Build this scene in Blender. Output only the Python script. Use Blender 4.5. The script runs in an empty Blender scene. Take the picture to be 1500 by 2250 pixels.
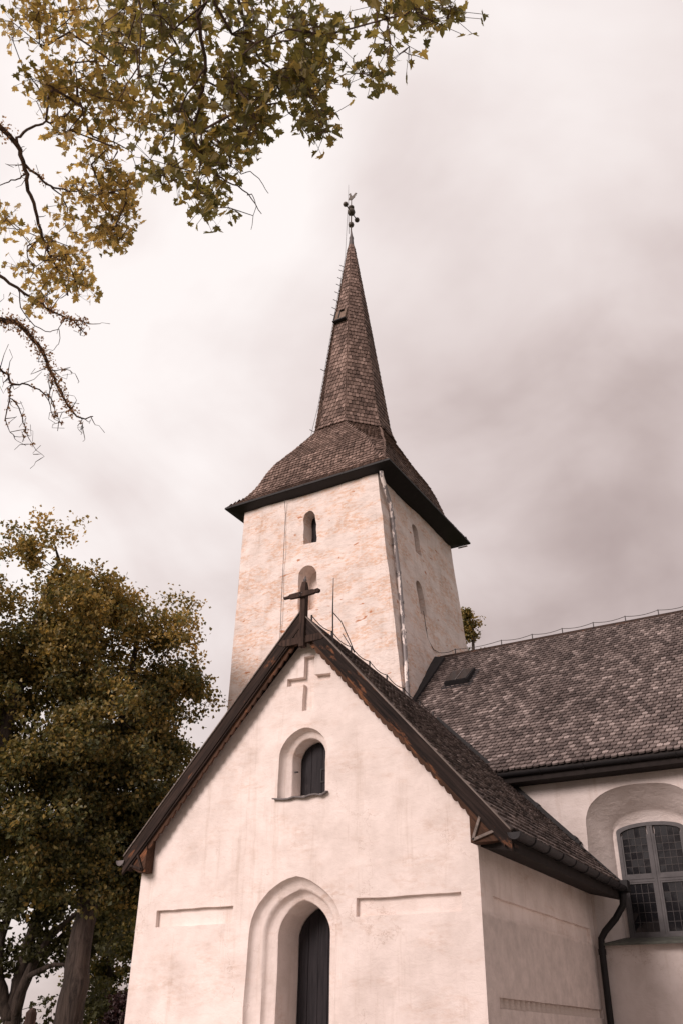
import bpy, math, random
import numpy as np
from mathutils import Vector, Matrix, noise
from mathutils.geometry import delaunay_2d_cdt

random.seed(7)
rng = np.random.default_rng(7)
scene = bpy.context.scene
col = scene.collection
EYE = 1.6                       # camera height; the modelling below measures heights from the eye, LIFT puts the ground at 0

# ------------------------------------------------------------------ camera
YAW, PITCH, ROLL, FPX = 0.53562, 0.52951, 0.01554, 1994.7
_fw = Vector((-math.sin(YAW)*math.cos(PITCH), math.cos(YAW)*math.cos(PITCH), math.sin(PITCH)))
_rt = Vector((math.cos(YAW), math.sin(YAW), 0)); _up = _rt.cross(_fw)
_r2 = math.cos(ROLL)*_rt + math.sin(ROLL)*_up
_u2 = -math.sin(ROLL)*_rt + math.cos(ROLL)*_up
cd = bpy.data.cameras.new('camera'); cam = bpy.data.objects.new('camera', cd); col.objects.link(cam)
cd.sensor_fit = 'VERTICAL'; cd.sensor_height = 24; cd.lens = FPX/2250*24
cd.clip_start = 0.1; cd.clip_end = 5000
m = Matrix((( _r2.x, _u2.x, -_fw.x, 0), (_r2.y, _u2.y, -_fw.y, 0), (_r2.z, _u2.z, -_fw.z, EYE), (0, 0, 0, 1)))
cam.matrix_world = m
scene.camera = cam

# ------------------------------------------------------------------ world: overcast sky with a bright thin spot
SUN_DIR = Vector((-0.24, -0.86, 0.44)).normalized()
w = bpy.data.worlds.new('World'); scene.world = w; w.use_nodes = True
nt = w.node_tree; nt.nodes.clear()
def N(tree, typ, **kw):
    n = tree.nodes.new(typ)
    for k, v in kw.items():
        if k in n.inputs: n.inputs[k].default_value = v
        else: setattr(n, k, v)
    return n
def ramp(tree, stops, interp='LINEAR'):
    r = tree.nodes.new('ShaderNodeValToRGB'); r.color_ramp.interpolation = interp
    els = r.color_ramp.elements
    while len(els) < len(stops): els.new(0.5)
    for e, (p, c) in zip(els, stops):
        e.position = p; e.color = (*c, 1) if len(c) == 3 else c
    return r
def math_(tree, op, a, b=None, clamp=False):
    n = tree.nodes.new('ShaderNodeMath'); n.operation = op; n.use_clamp = clamp
    for i, x in enumerate((a, b)):
        if x is None: continue
        if isinstance(x, (int, float)): n.inputs[i].default_value = x
        else: tree.links.new(x, n.inputs[i])
    return n.outputs[0]
def mixc(tree, fac, a, b, mode='MIX'):
    n = tree.nodes.new('ShaderNodeMix'); n.data_type = 'RGBA'; n.blend_type = mode
    for sock, x in ((n.inputs[0], fac), (n.inputs[6], a), (n.inputs[7], b)):
        if isinstance(x, (int, float)): sock.default_value = x
        elif isinstance(x, tuple): sock.default_value = (*x, 1) if len(x) == 3 else x
        else: tree.links.new(x, sock)
    return n.outputs[2]
L = nt.links.new
tc = N(nt, 'ShaderNodeTexCoord')
nrm = N(nt, 'ShaderNodeVectorMath', operation='NORMALIZE'); L(tc.outputs['Generated'], nrm.inputs[0])
sep = N(nt, 'ShaderNodeSeparateXYZ'); L(nrm.outputs[0], sep.inputs[0])
den = math_(nt, 'ADD', math_(nt, 'MAXIMUM', sep.outputs['Z'], 0.0), 0.45)
cmb = N(nt, 'ShaderNodeCombineXYZ')
L(math_(nt, 'DIVIDE', sep.outputs['X'], den), cmb.inputs[0]); L(math_(nt, 'DIVIDE', sep.outputs['Y'], den), cmb.inputs[1])
cmb.inputs[2].default_value = 10.66
n1 = N(nt, 'ShaderNodeTexNoise', Scale=2.6, Detail=6.0, Roughness=0.46, Distortion=0.55); L(cmb.outputs[0], n1.inputs['Vector'])
n2 = N(nt, 'ShaderNodeTexNoise', Scale=1.3, Detail=2.0, Roughness=0.4); L(cmb.outputs[0], n2.inputs['Vector'])
GLOW = Vector((-0.52, 0.45, 0.72)).normalized()
dt = N(nt, 'ShaderNodeVectorMath', operation='DOT_PRODUCT'); L(nrm.outputs[0], dt.inputs[0]); dt.inputs[1].default_value = GLOW
gl = N(nt, 'ShaderNodeMapRange', interpolation_type='SMOOTHSTEP'); L(dt.outputs['Value'], gl.inputs['Value'])
gl.inputs['From Min'].default_value = 0.70; gl.inputs['From Max'].default_value = 1.0
n3 = N(nt, 'ShaderNodeTexNoise', Scale=5.5, Detail=4.0, Roughness=0.5, Distortion=0.3); L(cmb.outputs[0], n3.inputs['Vector'])
dens = math_(nt, 'ADD', math_(nt, 'ADD', math_(nt, 'MULTIPLY', n1.outputs['Fac'], 0.55), math_(nt, 'MULTIPLY', n3.outputs['Fac'], 0.21)), math_(nt, 'MULTIPLY', n2.outputs['Fac'], 0.27))
val = math_(nt, 'ADD', dens, math_(nt, 'MULTIPLY', gl.outputs[0], 0.235))
cr = ramp(nt, [(0.39, (0.40, 0.31, 0.295)), (0.475, (0.54, 0.44, 0.42)), (0.55, (0.69, 0.585, 0.565)), (0.645, (0.84, 0.745, 0.725)), (0.76, (1.0, 0.93, 0.91))])
L(val, cr.inputs[0])
sky = N(nt, 'ShaderNodeTexSky', sky_type='NISHITA'); sky.sun_disc = False
sky.sun_elevation = math.asin(SUN_DIR.z); sky.sun_rotation = math.atan2(SUN_DIR.x, SUN_DIR.y)
skys = mixc(nt, 1.0, sky.outputs[0], (0.1, 0.1, 0.1), 'MULTIPLY')
skyc = mixc(nt, 0.95, skys, cr.outputs[0])
bg = N(nt, 'ShaderNodeBackground', Strength=1.0); L(skyc, bg.inputs['Color'])
out = N(nt, 'ShaderNodeOutputWorld'); L(bg.outputs[0], out.inputs['Surface'])

sd = bpy.data.lights.new('sun', 'SUN'); sun = bpy.data.objects.new('sun', sd); col.objects.link(sun)
sd.energy = 3.1; sd.angle = math.radians(24); sd.color = (1.0, 0.845, 0.795)
sun.rotation_euler = SUN_DIR.to_track_quat('Z', 'Y').to_euler(); sun.location = (-20, -20, 40)
scene.view_settings.view_transform = 'Standard'; scene.view_settings.look = 'None'
scene.view_settings.exposure = 0.08; scene.view_settings.gamma = 1.0
scene.render.engine = 'CYCLES'

# ------------------------------------------------------------------ materials
def new_mat(name):
    m = bpy.data.materials.new(name); m.use_nodes = True; t = m.node_tree; t.nodes.clear()
    o = N(t, 'ShaderNodeOutputMaterial'); b = N(t, 'ShaderNodeBsdfPrincipled'); t.links.new(b.outputs[0], o.inputs[0])
    return m, t, b, o
def objco(t, scale=(1, 1, 1), rot=(0, 0, 0)):
    c = N(t, 'ShaderNodeTexCoord'); mp = N(t, 'ShaderNodeMapping'); t.links.new(c.outputs['Object'], mp.inputs[0])
    if any(rot):     # turn first, then stretch along the turned axes
        mp.vector_type = 'TEXTURE'; mp.inputs['Scale'].default_value = tuple(1/x for x in scale)
    else: mp.inputs['Scale'].default_value = scale
    mp.inputs['Rotation'].default_value = rot
    return mp.outputs[0]
def tnoise(t, vec, scale, detail=4.0, rough=0.55, dist=0.0):
    n = N(t, 'ShaderNodeTexNoise', Scale=scale, Detail=detail, Roughness=rough, Distortion=dist); t.links.new(vec, n.inputs['Vector']); return n.outputs['Fac']
def bump(t, b, h, strength, dist=0.02):
    n = N(t, 'ShaderNodeBump', Strength=strength, Distance=dist); t.links.new(h, n.inputs['Height']); t.links.new(n.outputs[0], b.inputs['Normal']); return n

def plaster(name, base, warm, warm_lo, warm_hi, spot=None, grey_below=None, relief=0.5):
    m, t, b, o = new_mat(name)
    v = objco(t); vh = objco(t, (1.0, 1.0, 2.6))
    big = tnoise(t, vh, 0.9, 6, 0.62, 0.4)
    r = ramp(t, [(warm_lo, (0, 0, 0)), (warm_hi, (1, 1, 1))]); t.links.new(big, r.inputs[0])
    fine = tnoise(t, vh, 7.0, 6, 0.65)
    rf = ramp(t, [(0.42, (0, 0, 0)), (0.60, (1, 1, 1))]); t.links.new(fine, rf.inputs[0])
    fac = math_(t, 'MULTIPLY', r.outputs[0], rf.outputs[0])
    c = mixc(t, fac, base, warm)
    mott = tnoise(t, v, 2.2, 5, 0.6)
    rm = ramp(t, [(0.3, (0.83, 0.815, 0.80)), (0.62, (1, 1, 1))]); t.links.new(mott, rm.inputs[0])
    c = mixc(t, 1.0, c, rm.outputs[0], 'MULTIPLY')
    # rain streaks and grime
    st = tnoise(t, objco(t, (5.0, 5.0, 0.35)), 1.0, 5, 0.7)
    rs = ramp(t, [(0.56, (1, 1, 1)), (0.78, (0.80, 0.76, 0.72))]); t.links.new(st, rs.inputs[0])
    c = mixc(t, 1.0, c, rs.outputs[0], 'MULTIPLY')
    vz = N(t, 'ShaderNodeTexVoronoi', feature='DISTANCE_TO_EDGE', Scale=0.75); wv = N(t, 'ShaderNodeVectorMath', operation='ADD')
    wn = N(t, 'ShaderNodeTexNoise', Scale=2.5, Detail=5.0, Roughness=0.65); t.links.new(v, wn.inputs['Vector'])
    t.links.new(v, wv.inputs[0]); t.links.new(wn.outputs['Color'], wv.inputs[1]); t.links.new(wv.outputs[0], vz.inputs['Vector'])
    rc = ramp(t, [(0.0, (0.72, 0.66, 0.62)), (0.006, (1, 1, 1))]); t.links.new(vz.outputs['Distance'], rc.inputs[0])
    gate = ramp(t, [(0.50, (0, 0, 0)), (0.60, (1, 1, 1))]); t.links.new(tnoise(t, v, 0.8, 3, 0.5), gate.inputs[0])
    c = mixc(t, gate.outputs[0], c, mixc(t, 1.0, c, rc.outputs[0], 'MULTIPLY'))
    if spot:
        sp = tnoise(t, vh, 2.6, 3, 0.5, 0.3)
        r2 = ramp(t, [(0.685, (0, 0, 0)), (0.71, (1, 1, 1))]); t.links.new(sp, r2.inputs[0])
        c = mixc(t, r2.outputs[0], c, spot)
    if grey_below:
        z0, gcol = grey_below
        c0 = N(t, 'ShaderNodeTexCoord'); s = N(t, 'ShaderNodeSeparateXYZ'); t.links.new(c0.outputs['Object'], s.inputs[0])
        wob = math_(t, 'MULTIPLY', math_(t, 'SUBTRACT', tnoise(t, v, 3.0, 5, 0.6), 0.5), 0.12)
        mk = N(t, 'ShaderNodeMapRange'); t.links.new(math_(t, 'ADD', s.outputs['Z'], wob), mk.inputs['Value'])
        mk.inputs['From Min'].default_value = z0 + 0.02; mk.inputs['From Max'].default_value = z0 - 0.04
        # only on the flank facing east (normal +x)
        g = N(t, 'ShaderNodeNewGeometry'); sn = N(t, 'ShaderNodeSeparateXYZ'); t.links.new(g.outputs['True Normal'], sn.inputs[0])
        side = math_(t, 'MULTIPLY', math_(t, 'GREATER_THAN', sn.outputs['X'], 0.5), math_(t, 'GREATER_THAN', s.outputs['X'], -5.45))
        gn_ = ramp(t, [(0.3, tuple(x*0.72 for x in gcol)), (0.7, gcol)]); t.links.new(tnoise(t, v, 5.0, 6, 0.7), gn_.inputs[0])
        c = mixc(t, math_(t, 'MULTIPLY', mk.outputs[0], side), c, gn_.outputs[0])
    t.links.new(c, b.inputs['Base Color']); b.inputs['Roughness'].default_value = 0.95
    b.inputs['Specular IOR Level'].default_value = 0.15
    h = math_(t, 'ADD', math_(t, 'MULTIPLY', tnoise(t, objco(t, (1, 1, 1.8)), 5.0, 8, 0.62, 0.5), 1.0), math_(t, 'MULTIPLY', tnoise(t, v, 38.0, 4, 0.6), 0.22))
    bump(t, b, h, relief, 0.05)
    return m
M = {}
M['plaster_porch'] = plaster('lime_plaster_porch', (0.83, 0.74, 0.70), (0.66, 0.51, 0.43), 0.50, 0.80, grey_below=(1.57, (0.70, 0.615, 0.575)), relief=0.30)
M['plaster_teeth'] = plaster('lime_plaster_teeth', (0.70, 0.62, 0.57), (0.6, 0.5, 0.44), 0.6, 0.8, relief=0.3)
M['plaster_tower'] = plaster('lime_plaster_tower', (0.83, 0.735, 0.69), (0.74, 0.52, 0.40), 0.45, 0.55, spot=(0.50, 0.24, 0.14), relief=0.8)
M['plaster_nave_shaded'] = plaster('lime_plaster_nave_shaded', (0.64, 0.575, 0.55), (0.50, 0.42, 0.375), 0.60, 0.85, relief=0.4)  # base colour darkened to put the nave wall's shade into the plaster

def wood(name, dark, mid, worn, worn_at, rot=(0, 0, 0), along=(0.35, 6, 6), rough=0.85):
    m, t, b, o = new_mat(name)
    v = objco(t, along, rot)
    g = tnoise(t, v, 4.0, 6, 0.7)
    c = ramp(t, [(0.32, dark), (0.62, mid)]); t.links.new(g, c.inputs[0])
    pt = tnoise(t, objco(t, tuple(0.35*x + 0.6 for x in along), rot), 1.8, 7, 0.68, 0.4)
    r = ramp(t, [(worn_at, (0, 0, 0)), (worn_at + 0.07, (1, 1, 1))]); t.links.new(pt, r.inputs[0])
    cc = mixc(t, r.outputs[0], c.outputs[0], worn)
    t.links.new(cc, b.inputs['Base Color']); b.inputs['Roughness'].default_value = rough
    b.inputs['Specular IOR Level'].default_value = 0.12
    bump(t, b, g, 0.5, 0.012)
    return m
TAR, TARM, RUST = (0.008, 0.007, 0.007), (0.034, 0.024, 0.021), (0.17, 0.075, 0.04)
SL_L, SL_R = math.atan(1.115), math.atan(1.10)
M['tar_left'] = wood('tarred_board_left', TAR, (0.05, 0.034, 0.028), RUST, 0.62, (0, -SL_L, 0))
M['tar_right'] = wood('tarred_board_right', TAR, TARM, RUST, 0.58, (0, SL_R, 0))
M['scal_left'] = wood('scalloped_board_left', (0.03, 0.019, 0.014), (0.09, 0.048, 0.032), (0.24, 0.10, 0.05), 0.57, (0, -SL_L, 0))
M['scal_right'] = wood('scalloped_board_right', (0.03, 0.019, 0.014), (0.09, 0.048, 0.032), (0.24, 0.105, 0.05), 0.56, (0, SL_R, 0))
M['tar_post'] = wood('tarred_post', TAR, (0.07, 0.045, 0.036), (0.14, 0.07, 0.045), 0.62, (0, 0, 0), (6, 6, 0.4))
M['grey_batten'] = wood('weathered_batten', (0.10, 0.085, 0.075), (0.24, 0.20, 0.18), (0.16, 0.10, 0.08), 0.62, (0, SL_R, 0))
M['door_wood'] = wood('door_wood', (0.012, 0.011, 0.013), (0.028, 0.025, 0.028), (0.04, 0.034, 0.034), 0.6, (0, 0, 0), (8, 8, 0.4), 0.6)
M['hatch_wood'] = wood('hatch_wood', (0.10, 0.075, 0.062), (0.26, 0.19, 0.15), (0.28, 0.15, 0.10), 0.6, (0, 0, 0), (8, 8, 0.6))

def metal(name, colr, rough=0.45, var=0.3, metallic=0.0):
    m, t, b, o = new_mat(name)
    n = tnoise(t, objco(t), 6.0, 5, 0.6)
    r = ramp(t, [(0.3, tuple(x*(1-var) for x in colr)), (0.7, tuple(min(1, x*(1+var)) for x in colr))]); t.links.new(n, r.inputs[0])
    t.links.new(r.outputs[0], b.inputs['Base Color']); b.inputs['Roughness'].default_value = rough; b.inputs['Metallic'].default_value = metallic
    b.inputs['Specular IOR Level'].default_value = 0.3
    return m
M['black_metal'] = metal('black_painted_metal', (0.011, 0.010, 0.011), 0.6)
M['dark_sheet'] = metal('dark_sheet_metal', (0.018, 0.017, 0.019), 0.6)
M['iron'] = metal('iron', (0.035, 0.03, 0.03), 0.6)
M['lead'] = metal('lead_sheet', (0.13, 0.115, 0.115), 0.55)
M['gilt'] = metal('tarnished_copper', (0.09, 0.075, 0.06), 0.4, 0.5)
M['cable'] = metal('cable', (0.05, 0.042, 0.042), 0.6)
M['frame_paint'] = metal('grey_window_paint', (0.075, 0.071, 0.074), 0.6, 0.25)
M['green_stone'] = metal('green_grey_stone', (0.085, 0.09, 0.078), 0.8, 0.35)
def pipe_paint():
    m, t, b, o = new_mat('peeling_pipe_paint')
    n = tnoise(t, objco(t, (3, 3, 1.0)), 2.3, 6, 0.6, 0.3)
    r = ramp(t, [(0.515, (0.20, 0.18, 0.18)), (0.53, (0.78, 0.70, 0.66))]); t.links.new(n, r.inputs[0])
    t.links.new(r.outputs[0], b.inputs['Base Color']); b.inputs['Roughness'].default_value = 0.5
    return m
M['pipe_paint'] = pipe_paint()
def glass():
    m, t, b, o = new_mat('dark_leaded_glass')
    b.inputs['Base Color'].default_value = (0.012, 0.012, 0.014, 1); b.inputs['Roughness'].default_value = 0.06
    b.inputs['IOR'].default_value = 1.52
    bump(t, b, tnoise(t, objco(t), 5.0, 2, 0.5), 0.05, 0.01)
    return m
M['glass'] = glass()

def shingle_mat(name, stops, grain=(70, 5, 5)):
    m, t, b, o = new_mat(name)
    g = N(t, 'ShaderNodeNewGeometry'); oi = N(t, 'ShaderNodeObjectInfo')
    rnd = math_(t, 'FRACT', math_(t, 'ADD', g.outputs['Random Per Island'], oi.outputs['Random']))
    c = ramp(t, stops); t.links.new(rnd, c.inputs[0])
    pc = N(t, 'ShaderNodeMapping'); t.links.new(g.outputs['Position'], pc.inputs[0])
    pc.inputs['Scale'].default_value = grain
    gr = tnoise(t, pc.outputs[0], 1.0, 3, 0.6)
    r = ramp(t, [(0.25, (0.62, 0.61, 0.61)), (0.75, (1.2, 1.18, 1.17))]); t.links.new(gr, r.inputs[0])
    # larger weather patches over the slope
    p2 = tnoise(t, g.outputs['Position'], 0.55, 5, 0.6)
    r2 = ramp(t, [(0.3, (0.68, 0.66, 0.66)), (0.68, (1.2, 1.2, 1.2))]); t.links.new(p2, r2.inputs[0])
    cc = mixc(t, 1.0, mixc(t, 1.0, c.outputs[0], r.outputs[0], 'MULTIPLY'), r2.outputs[0], 'MULTIPLY')
    t.links.new(cc, b.inputs['Base Color']); b.inputs['Roughness'].default_value = 0.8
    b.inputs['Specular IOR Level'].default_value = 0.3
    bump(t, b, gr, 0.4, 0.006)
    return m
M['sh_nave'] = shingle_mat('weathered_shingles_nave', [(0.0, (0.085, 0.068, 0.064)), (0.25, (0.130, 0.105, 0.098)), (0.65, (0.190, 0.156, 0.145)), (0.88, (0.265, 0.222, 0.207)), (1.0, (0.38, 0.325, 0.305))])
M['sh_porch'] = shingle_mat('weathered_shingles_porch', [(0.0, (0.055, 0.045, 0.043)), (0.5, (0.13, 0.106, 0.098)), (1.0, (0.26, 0.215, 0.20))], (5, 60, 5))
M['sh_tower'] = shingle_mat('weathered_shingles_tower', [(0.0, (0.10, 0.068, 0.056)), (0.3, (0.165, 0.115, 0.095)), (0.75, (0.225, 0.160, 0.134)), (1.0, (0.32, 0.235, 0.20))], (30, 30, 6))
M['deck'] = metal('roof_deck', (0.018, 0.014, 0.013), 0.95)

def bark(name, a, bb):
    m, t, b, o = new_mat(name)
    n = tnoise(t, objco(t, (5, 5, 0.8)), 1.6, 9, 0.75, 0.8)
    r = ramp(t, [(0.38, a), (0.66, bb)]); t.links.new(n, r.inputs[0]); t.links.new(r.outputs[0], b.inputs['Base Color'])
    b.inputs['Roughness'].default_value = 0.95; bump(t, b, n, 1.0, 0.06)
    return m
M['bark'] = bark('bark', (0.022, 0.016, 0.013), (0.115, 0.085, 0.07))
M['bark_near'] = bark('lichened_bark', (0.06, 0.04, 0.032), (0.24, 0.15, 0.11))
def leaf_mat(name, stops, transl=0.45):
    m, t, b, o = new_mat(name)
    t.nodes.remove(b)
    g = N(t, 'ShaderNodeNewGeometry'); oi = N(t, 'ShaderNodeObjectInfo')
    at = N(t, 'ShaderNodeAttribute', attribute_name='tint')
    rnd = math_(t, 'FRACT', math_(t, 'ADD', g.outputs['Random Per Island'], oi.outputs['Random']))
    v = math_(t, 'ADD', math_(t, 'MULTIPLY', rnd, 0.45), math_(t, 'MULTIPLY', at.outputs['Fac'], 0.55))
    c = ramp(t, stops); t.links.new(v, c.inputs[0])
    d = N(t, 'ShaderNodeBsdfDiffuse'); tr = N(t, 'ShaderNodeBsdfTranslucent'); gl = N(t, 'ShaderNodeBsdfGlossy', Roughness=0.45)
    t.links.new(c.outputs[0], d.inputs[0])
    tcx = mixc(t, 1.0, c.outputs[0], (1.35, 1.22, 0.8), 'MULTIPLY'); t.links.new(tcx, tr.inputs[0])
    mx = N(t, 'ShaderNodeMixShader', Fac=transl); t.links.new(d.outputs[0], mx.inputs[1]); t.links.new(tr.outputs[0], mx.inputs[2])
    mx2 = N(t, 'ShaderNodeMixShader', Fac=0.03); t.links.new(mx.outputs[0], mx2.inputs[1]); t.links.new(gl.outputs[0], mx2.inputs[2])
    t.links.new(mx2.outputs[0], o.inputs[0])
    return m
M['leaf_far'] = leaf_mat('linden_leaves', [(0.0, (0.046, 0.056, 0.024)), (0.30, (0.10, 0.105, 0.040)), (0.55, (0.24, 0.185, 0.06)), (1.0, (0.62, 0.42, 0.14))], 0.4)
M['leaf_dark'] = leaf_mat('dark_leaves', [(0.0, (0.04, 0.044, 0.022)), (0.6, (0.09, 0.088, 0.035)), (1.0, (0.19, 0.16, 0.06))], 0.3)
M['leaf_red'] = leaf_mat('purple_leaves', [(0.0, (0.02, 0.010, 0.012)), (1.0, (0.06, 0.028, 0.03))], 0.25)
M['leaf_maple'] = leaf_mat('maple_leaves', [(0.0, (0.085, 0.088, 0.03)), (0.35, (0.18, 0.16, 0.052)), (0.65, (0.42, 0.31, 0.11)), (1.0, (0.74, 0.56, 0.24))], 0.55)
M['lichen'] = leaf_mat('lichen', [(0.0, (0.25, 0.17, 0.12)), (1.0, (0.55, 0.36, 0.25))], 0.55)
def grass_mat():
    m, t, b, o = new_mat('grass_ground')
    n = tnoise(t, objco(t), 0.8, 8, 0.65)
    r = ramp(t, [(0.3, (0.05, 0.055, 0.02)), (0.7, (0.12, 0.115, 0.045))]); t.links.new(n, r.inputs[0]); t.links.new(r.outputs[0], b.inputs['Base Color'])
    b.inputs['Roughness'].default_value = 1.0; bump(t, b, tnoise(t, objco(t), 12, 5, 0.7), 0.8, 0.05)
    return m
M['grass'] = grass_mat()
M['gravel'] = metal('bounce_gravel', (0.36, 0.315, 0.285), 0.95, 0.3)

# ------------------------------------------------------------------ object helpers
OFF = {}
def link(name, data, parent=None, loc=(0, 0, 0), kind=None):
    o = bpy.data.objects.new(name, data); col.objects.link(o)
    OFF[o] = Vector(loc)
    if parent is not None:
        o.parent = parent; o.location = Vector(loc) - OFF[parent]
    else: o.location = loc
    if kind: o['kind'] = kind
    return o
def empty(name, loc, label, cat, group=None):
    o = link(name, None, None, loc); o.empty_display_size = 0.3
    o['label'] = label; o['category'] = cat
    if group: o['group'] = group
    return o
def mesh_arrays(name, V, F, mats, smooth=False, tint=None):
    """V (n,3) float array, F list of index tuples or (m,k) int array"""
    me = bpy.data.meshes.new(name)
    V = np.asarray(V, np.float32)
    if isinstance(F, np.ndarray):
        k = F.shape[1]; nf = len(F); flat = F.astype(np.int32).ravel(); starts = np.arange(nf, dtype=np.int32)*k
    else:
        nf = len(F); lens = [len(f) for f in F]; flat = np.array([i for f in F for i in f], np.int32)
        starts = np.concatenate([[0], np.cumsum(lens)[:-1]]).astype(np.int32) if nf else np.zeros(0, np.int32)
    me.vertices.add(len(V)); me.vertices.foreach_set('co', V.ravel())
    me.loops.add(len(flat)); me.loops.foreach_set('vertex_index', flat)
    me.polygons.add(nf); me.polygons.foreach_set('loop_start', starts)
    me.update(calc_edges=True); me.validate()
    me.polygons.foreach_set('use_smooth', np.full(len(me.polygons), bool(smooth)))
    if smooth and smooth is not True: me.set_sharp_from_angle(angle=math.radians(smooth))
    if tint is not None:
        a = me.attributes.new('tint', 'FLOAT', 'POINT'); a.data.foreach_set('value', np.asarray(tint, np.float32))
    for m_ in (mats if isinstance(mats, list) else [mats]): me.materials.append(m_)
    return me
class MB:
    """collects simple solids into one mesh"""
    def __init__(s): s.v = []; s.f = []
    def add(s, vs, fs):
        b = len(s.v); s.v += [tuple(p) for p in vs]; s.f += [tuple(b+i for i in f) for f in fs]; return s
    def box(s, lo, hi):
        (a, b, c), (d, e, f) = lo, hi
        return s.hexa([(a,b,c),(d,b,c),(d,e,c),(a,e,c),(a,b,f),(d,b,f),(d,e,f),(a,e,f)])
    def hexa(s, p):
        return s.add(p, [(3,2,1,0),(4,5,6,7),(0,1,5,4),(1,2,6,5),(2,3,7,6),(3,0,4,7)])
    def prism(s, poly, d):
        """poly: planar 3D loop, d: extrusion vector"""
        n = len(poly); d = Vector(d); P = [Vector(p) for p in poly]
        vs = P + [p + d for p in P]
        return s.add(vs, [tuple(range(n))[::-1], tuple(range(n, 2*n))] + [(i, (i+1) % n, n+(i+1) % n, n+i) for i in range(n)])
    def tube(s, pts, r, n=8, cap=True):
        pts = [Vector(p) for p in pts]; rs = r if isinstance(r, (list, tuple)) else [r]*len(pts)
        rings = []; prev = None
        for i, p in enumerate(pts):
            t = (pts[min(i+1, len(pts)-1)] - pts[max(i-1, 0)]).normalized()
            if prev is None:
                a = t.orthogonal().normalized()
            else:
                a = prev - t*prev.dot(t)
                a = a.normalized() if a.length > 1e-5 else t.orthogonal().normalized()
            prev = a; b = t.cross(a)
            rings.append([p + (a*math.cos(2*math.pi*k/n) + b*math.sin(2*math.pi*k/n))*rs[i] for k in range(n)])
        vs = [v for rg in rings for v in rg]; fs = []
        for i in range(len(pts)-1):
            for k in range(n): fs.append((i*n+k, i*n+(k+1) % n, (i+1)*n+(k+1) % n, (i+1)*n+k))
        if cap: fs += [tuple(range(n))[::-1], tuple((len(pts)-1)*n+k for k in range(n))]
        return s.add(vs, fs)
    def ball(s, c, r, n=12):
        c = Vector(c); vs = [c + Vector((0, 0, -r))]; fs = []
        for i in range(1, n//2):
            a = -math.pi/2 + math.pi*i/(n//2)
            for k in range(n): vs.append(c + Vector((math.cos(a)*math.cos(2*math.pi*k/n), math.cos(a)*math.sin(2*math.pi*k/n), math.sin(a)))*r)
        vs.append(c + Vector((0, 0, r))); R = n//2 - 1
        for k in range(n): fs.append((0, 1+(k+1) % n, 1+k))
        for i in range(R-1):
            for k in range(n): fs.append((1+i*n+k, 1+i*n+(k+1) % n, 1+(i+1)*n+(k+1) % n, 1+(i+1)*n+k))
        for k in range(n): fs.append((1+(R-1)*n+k, 1+(R-1)*n+(k+1) % n, len(vs)-1))
        return s.add(vs, fs)
    def build(s, name, mat, parent, smooth=38, kind=None):
        return link(name, mesh_arrays(name, s.v, s.f, mat, smooth), parent, (0, 0, 0), kind)

def fbm(p, scale, octv=3):
    return noise.fractal(Vector(p)*scale, 1.0, 2.0, octv)

def in_poly(x, y, poly):
    c = False; n = len(poly); j = n-1
    for i in range(n):
        xi, yi = poly[i]; xj, yj = poly[j]
        if (yi > y) != (yj > y) and x < (xj-xi)*(y-yi)/(yj-yi)+xi: c = not c
        j = i
    return c
def densify(loop, step):
    o = []
    for i, a in enumerate(loop):
        b = loop[(i+1) % len(loop)]; d = math.hypot(b[0]-a[0], b[1]-a[1]); n = max(1, int(round(d/step)))
        for k in range(n): o.append((a[0]+(b[0]-a[0])*k/n, a[1]+(b[1]-a[1])*k/n))
    return o
def panel(outer, holes, fmap, step, amp, nscale, seed=0.0, edge=0.12):
    """plaster sheet with openings, hand-trowelled unevenness; fmap(u, v, d) -> xyz, d = depth into the wall"""
    outer = densify(outer, step)
    pts = list(outer); edges = [(i, (i+1) % len(outer)) for i in range(len(outer))]
    for h in holes:
        b = len(pts); pts += h; edges += [(b+i, b+(i+1) % len(h)) for i in range(len(h))]
    nb = len(pts)
    us = [p[0] for p in outer]; vs = [p[1] for p in outer]
    bnd = np.array(pts)
    u = min(us)
    rr = random.Random(int(seed*10)+3)
    while u < max(us):
        v = min(vs)
        while v < max(vs):
            x, y = u+rr.uniform(-.2, .2)*step, v+rr.uniform(-.2, .2)*step
            if in_poly(x, y, outer) and not any(in_poly(x, y, h) for h in holes) and np.min(np.hypot(bnd[:, 0]-x, bnd[:, 1]-y)) > step*0.45: pts.append((x, y))
            v += step
        u += step
    P, E_, F_, ov, oe, of = delaunay_2d_cdt([Vector(p) for p in pts], edges, [], 0, 1e-6)
    faces = []
    for f in F_:
        cx = sum(P[i][0] for i in f)/3; cy = sum(P[i][1] for i in f)/3
        if in_poly(cx, cy, outer) and not any(in_poly(cx, cy, h) for h in holes): faces.append(tuple(f))
    V = []
    hb = np.array([p for h in holes for p in h]) if holes else None
    ob = np.array(outer)
    for p in P:
        x, y = p
        d = amp*fbm((x+seed, y, seed), nscale) + amp*0.45*fbm((x, y+seed, 5.0), nscale*3.1)
        de = float(np.min(np.hypot(ob[:, 0]-x, ob[:, 1]-y)))
        k = min(1, de/edge)
        if hb is not None: k *= min(1, float(np.min(np.hypot(hb[:, 0]-x, hb[:, 1]-y)))/(edge*0.6))
        V.append(fmap(x, y, d*k))
    # orientation: outward = direction of -depth
    if faces:
        a, b, c = [Vector(V[i]) for i in faces[0]]
        x, y = P[faces[0][0]]
        outw = Vector(fmap(x, y, -1)) - Vector(fmap(x, y, 0))
        if (b-a).cross(c-a).dot(outw) < 0: faces = [f[::-1] for f in faces]
    return V, faces
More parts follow.
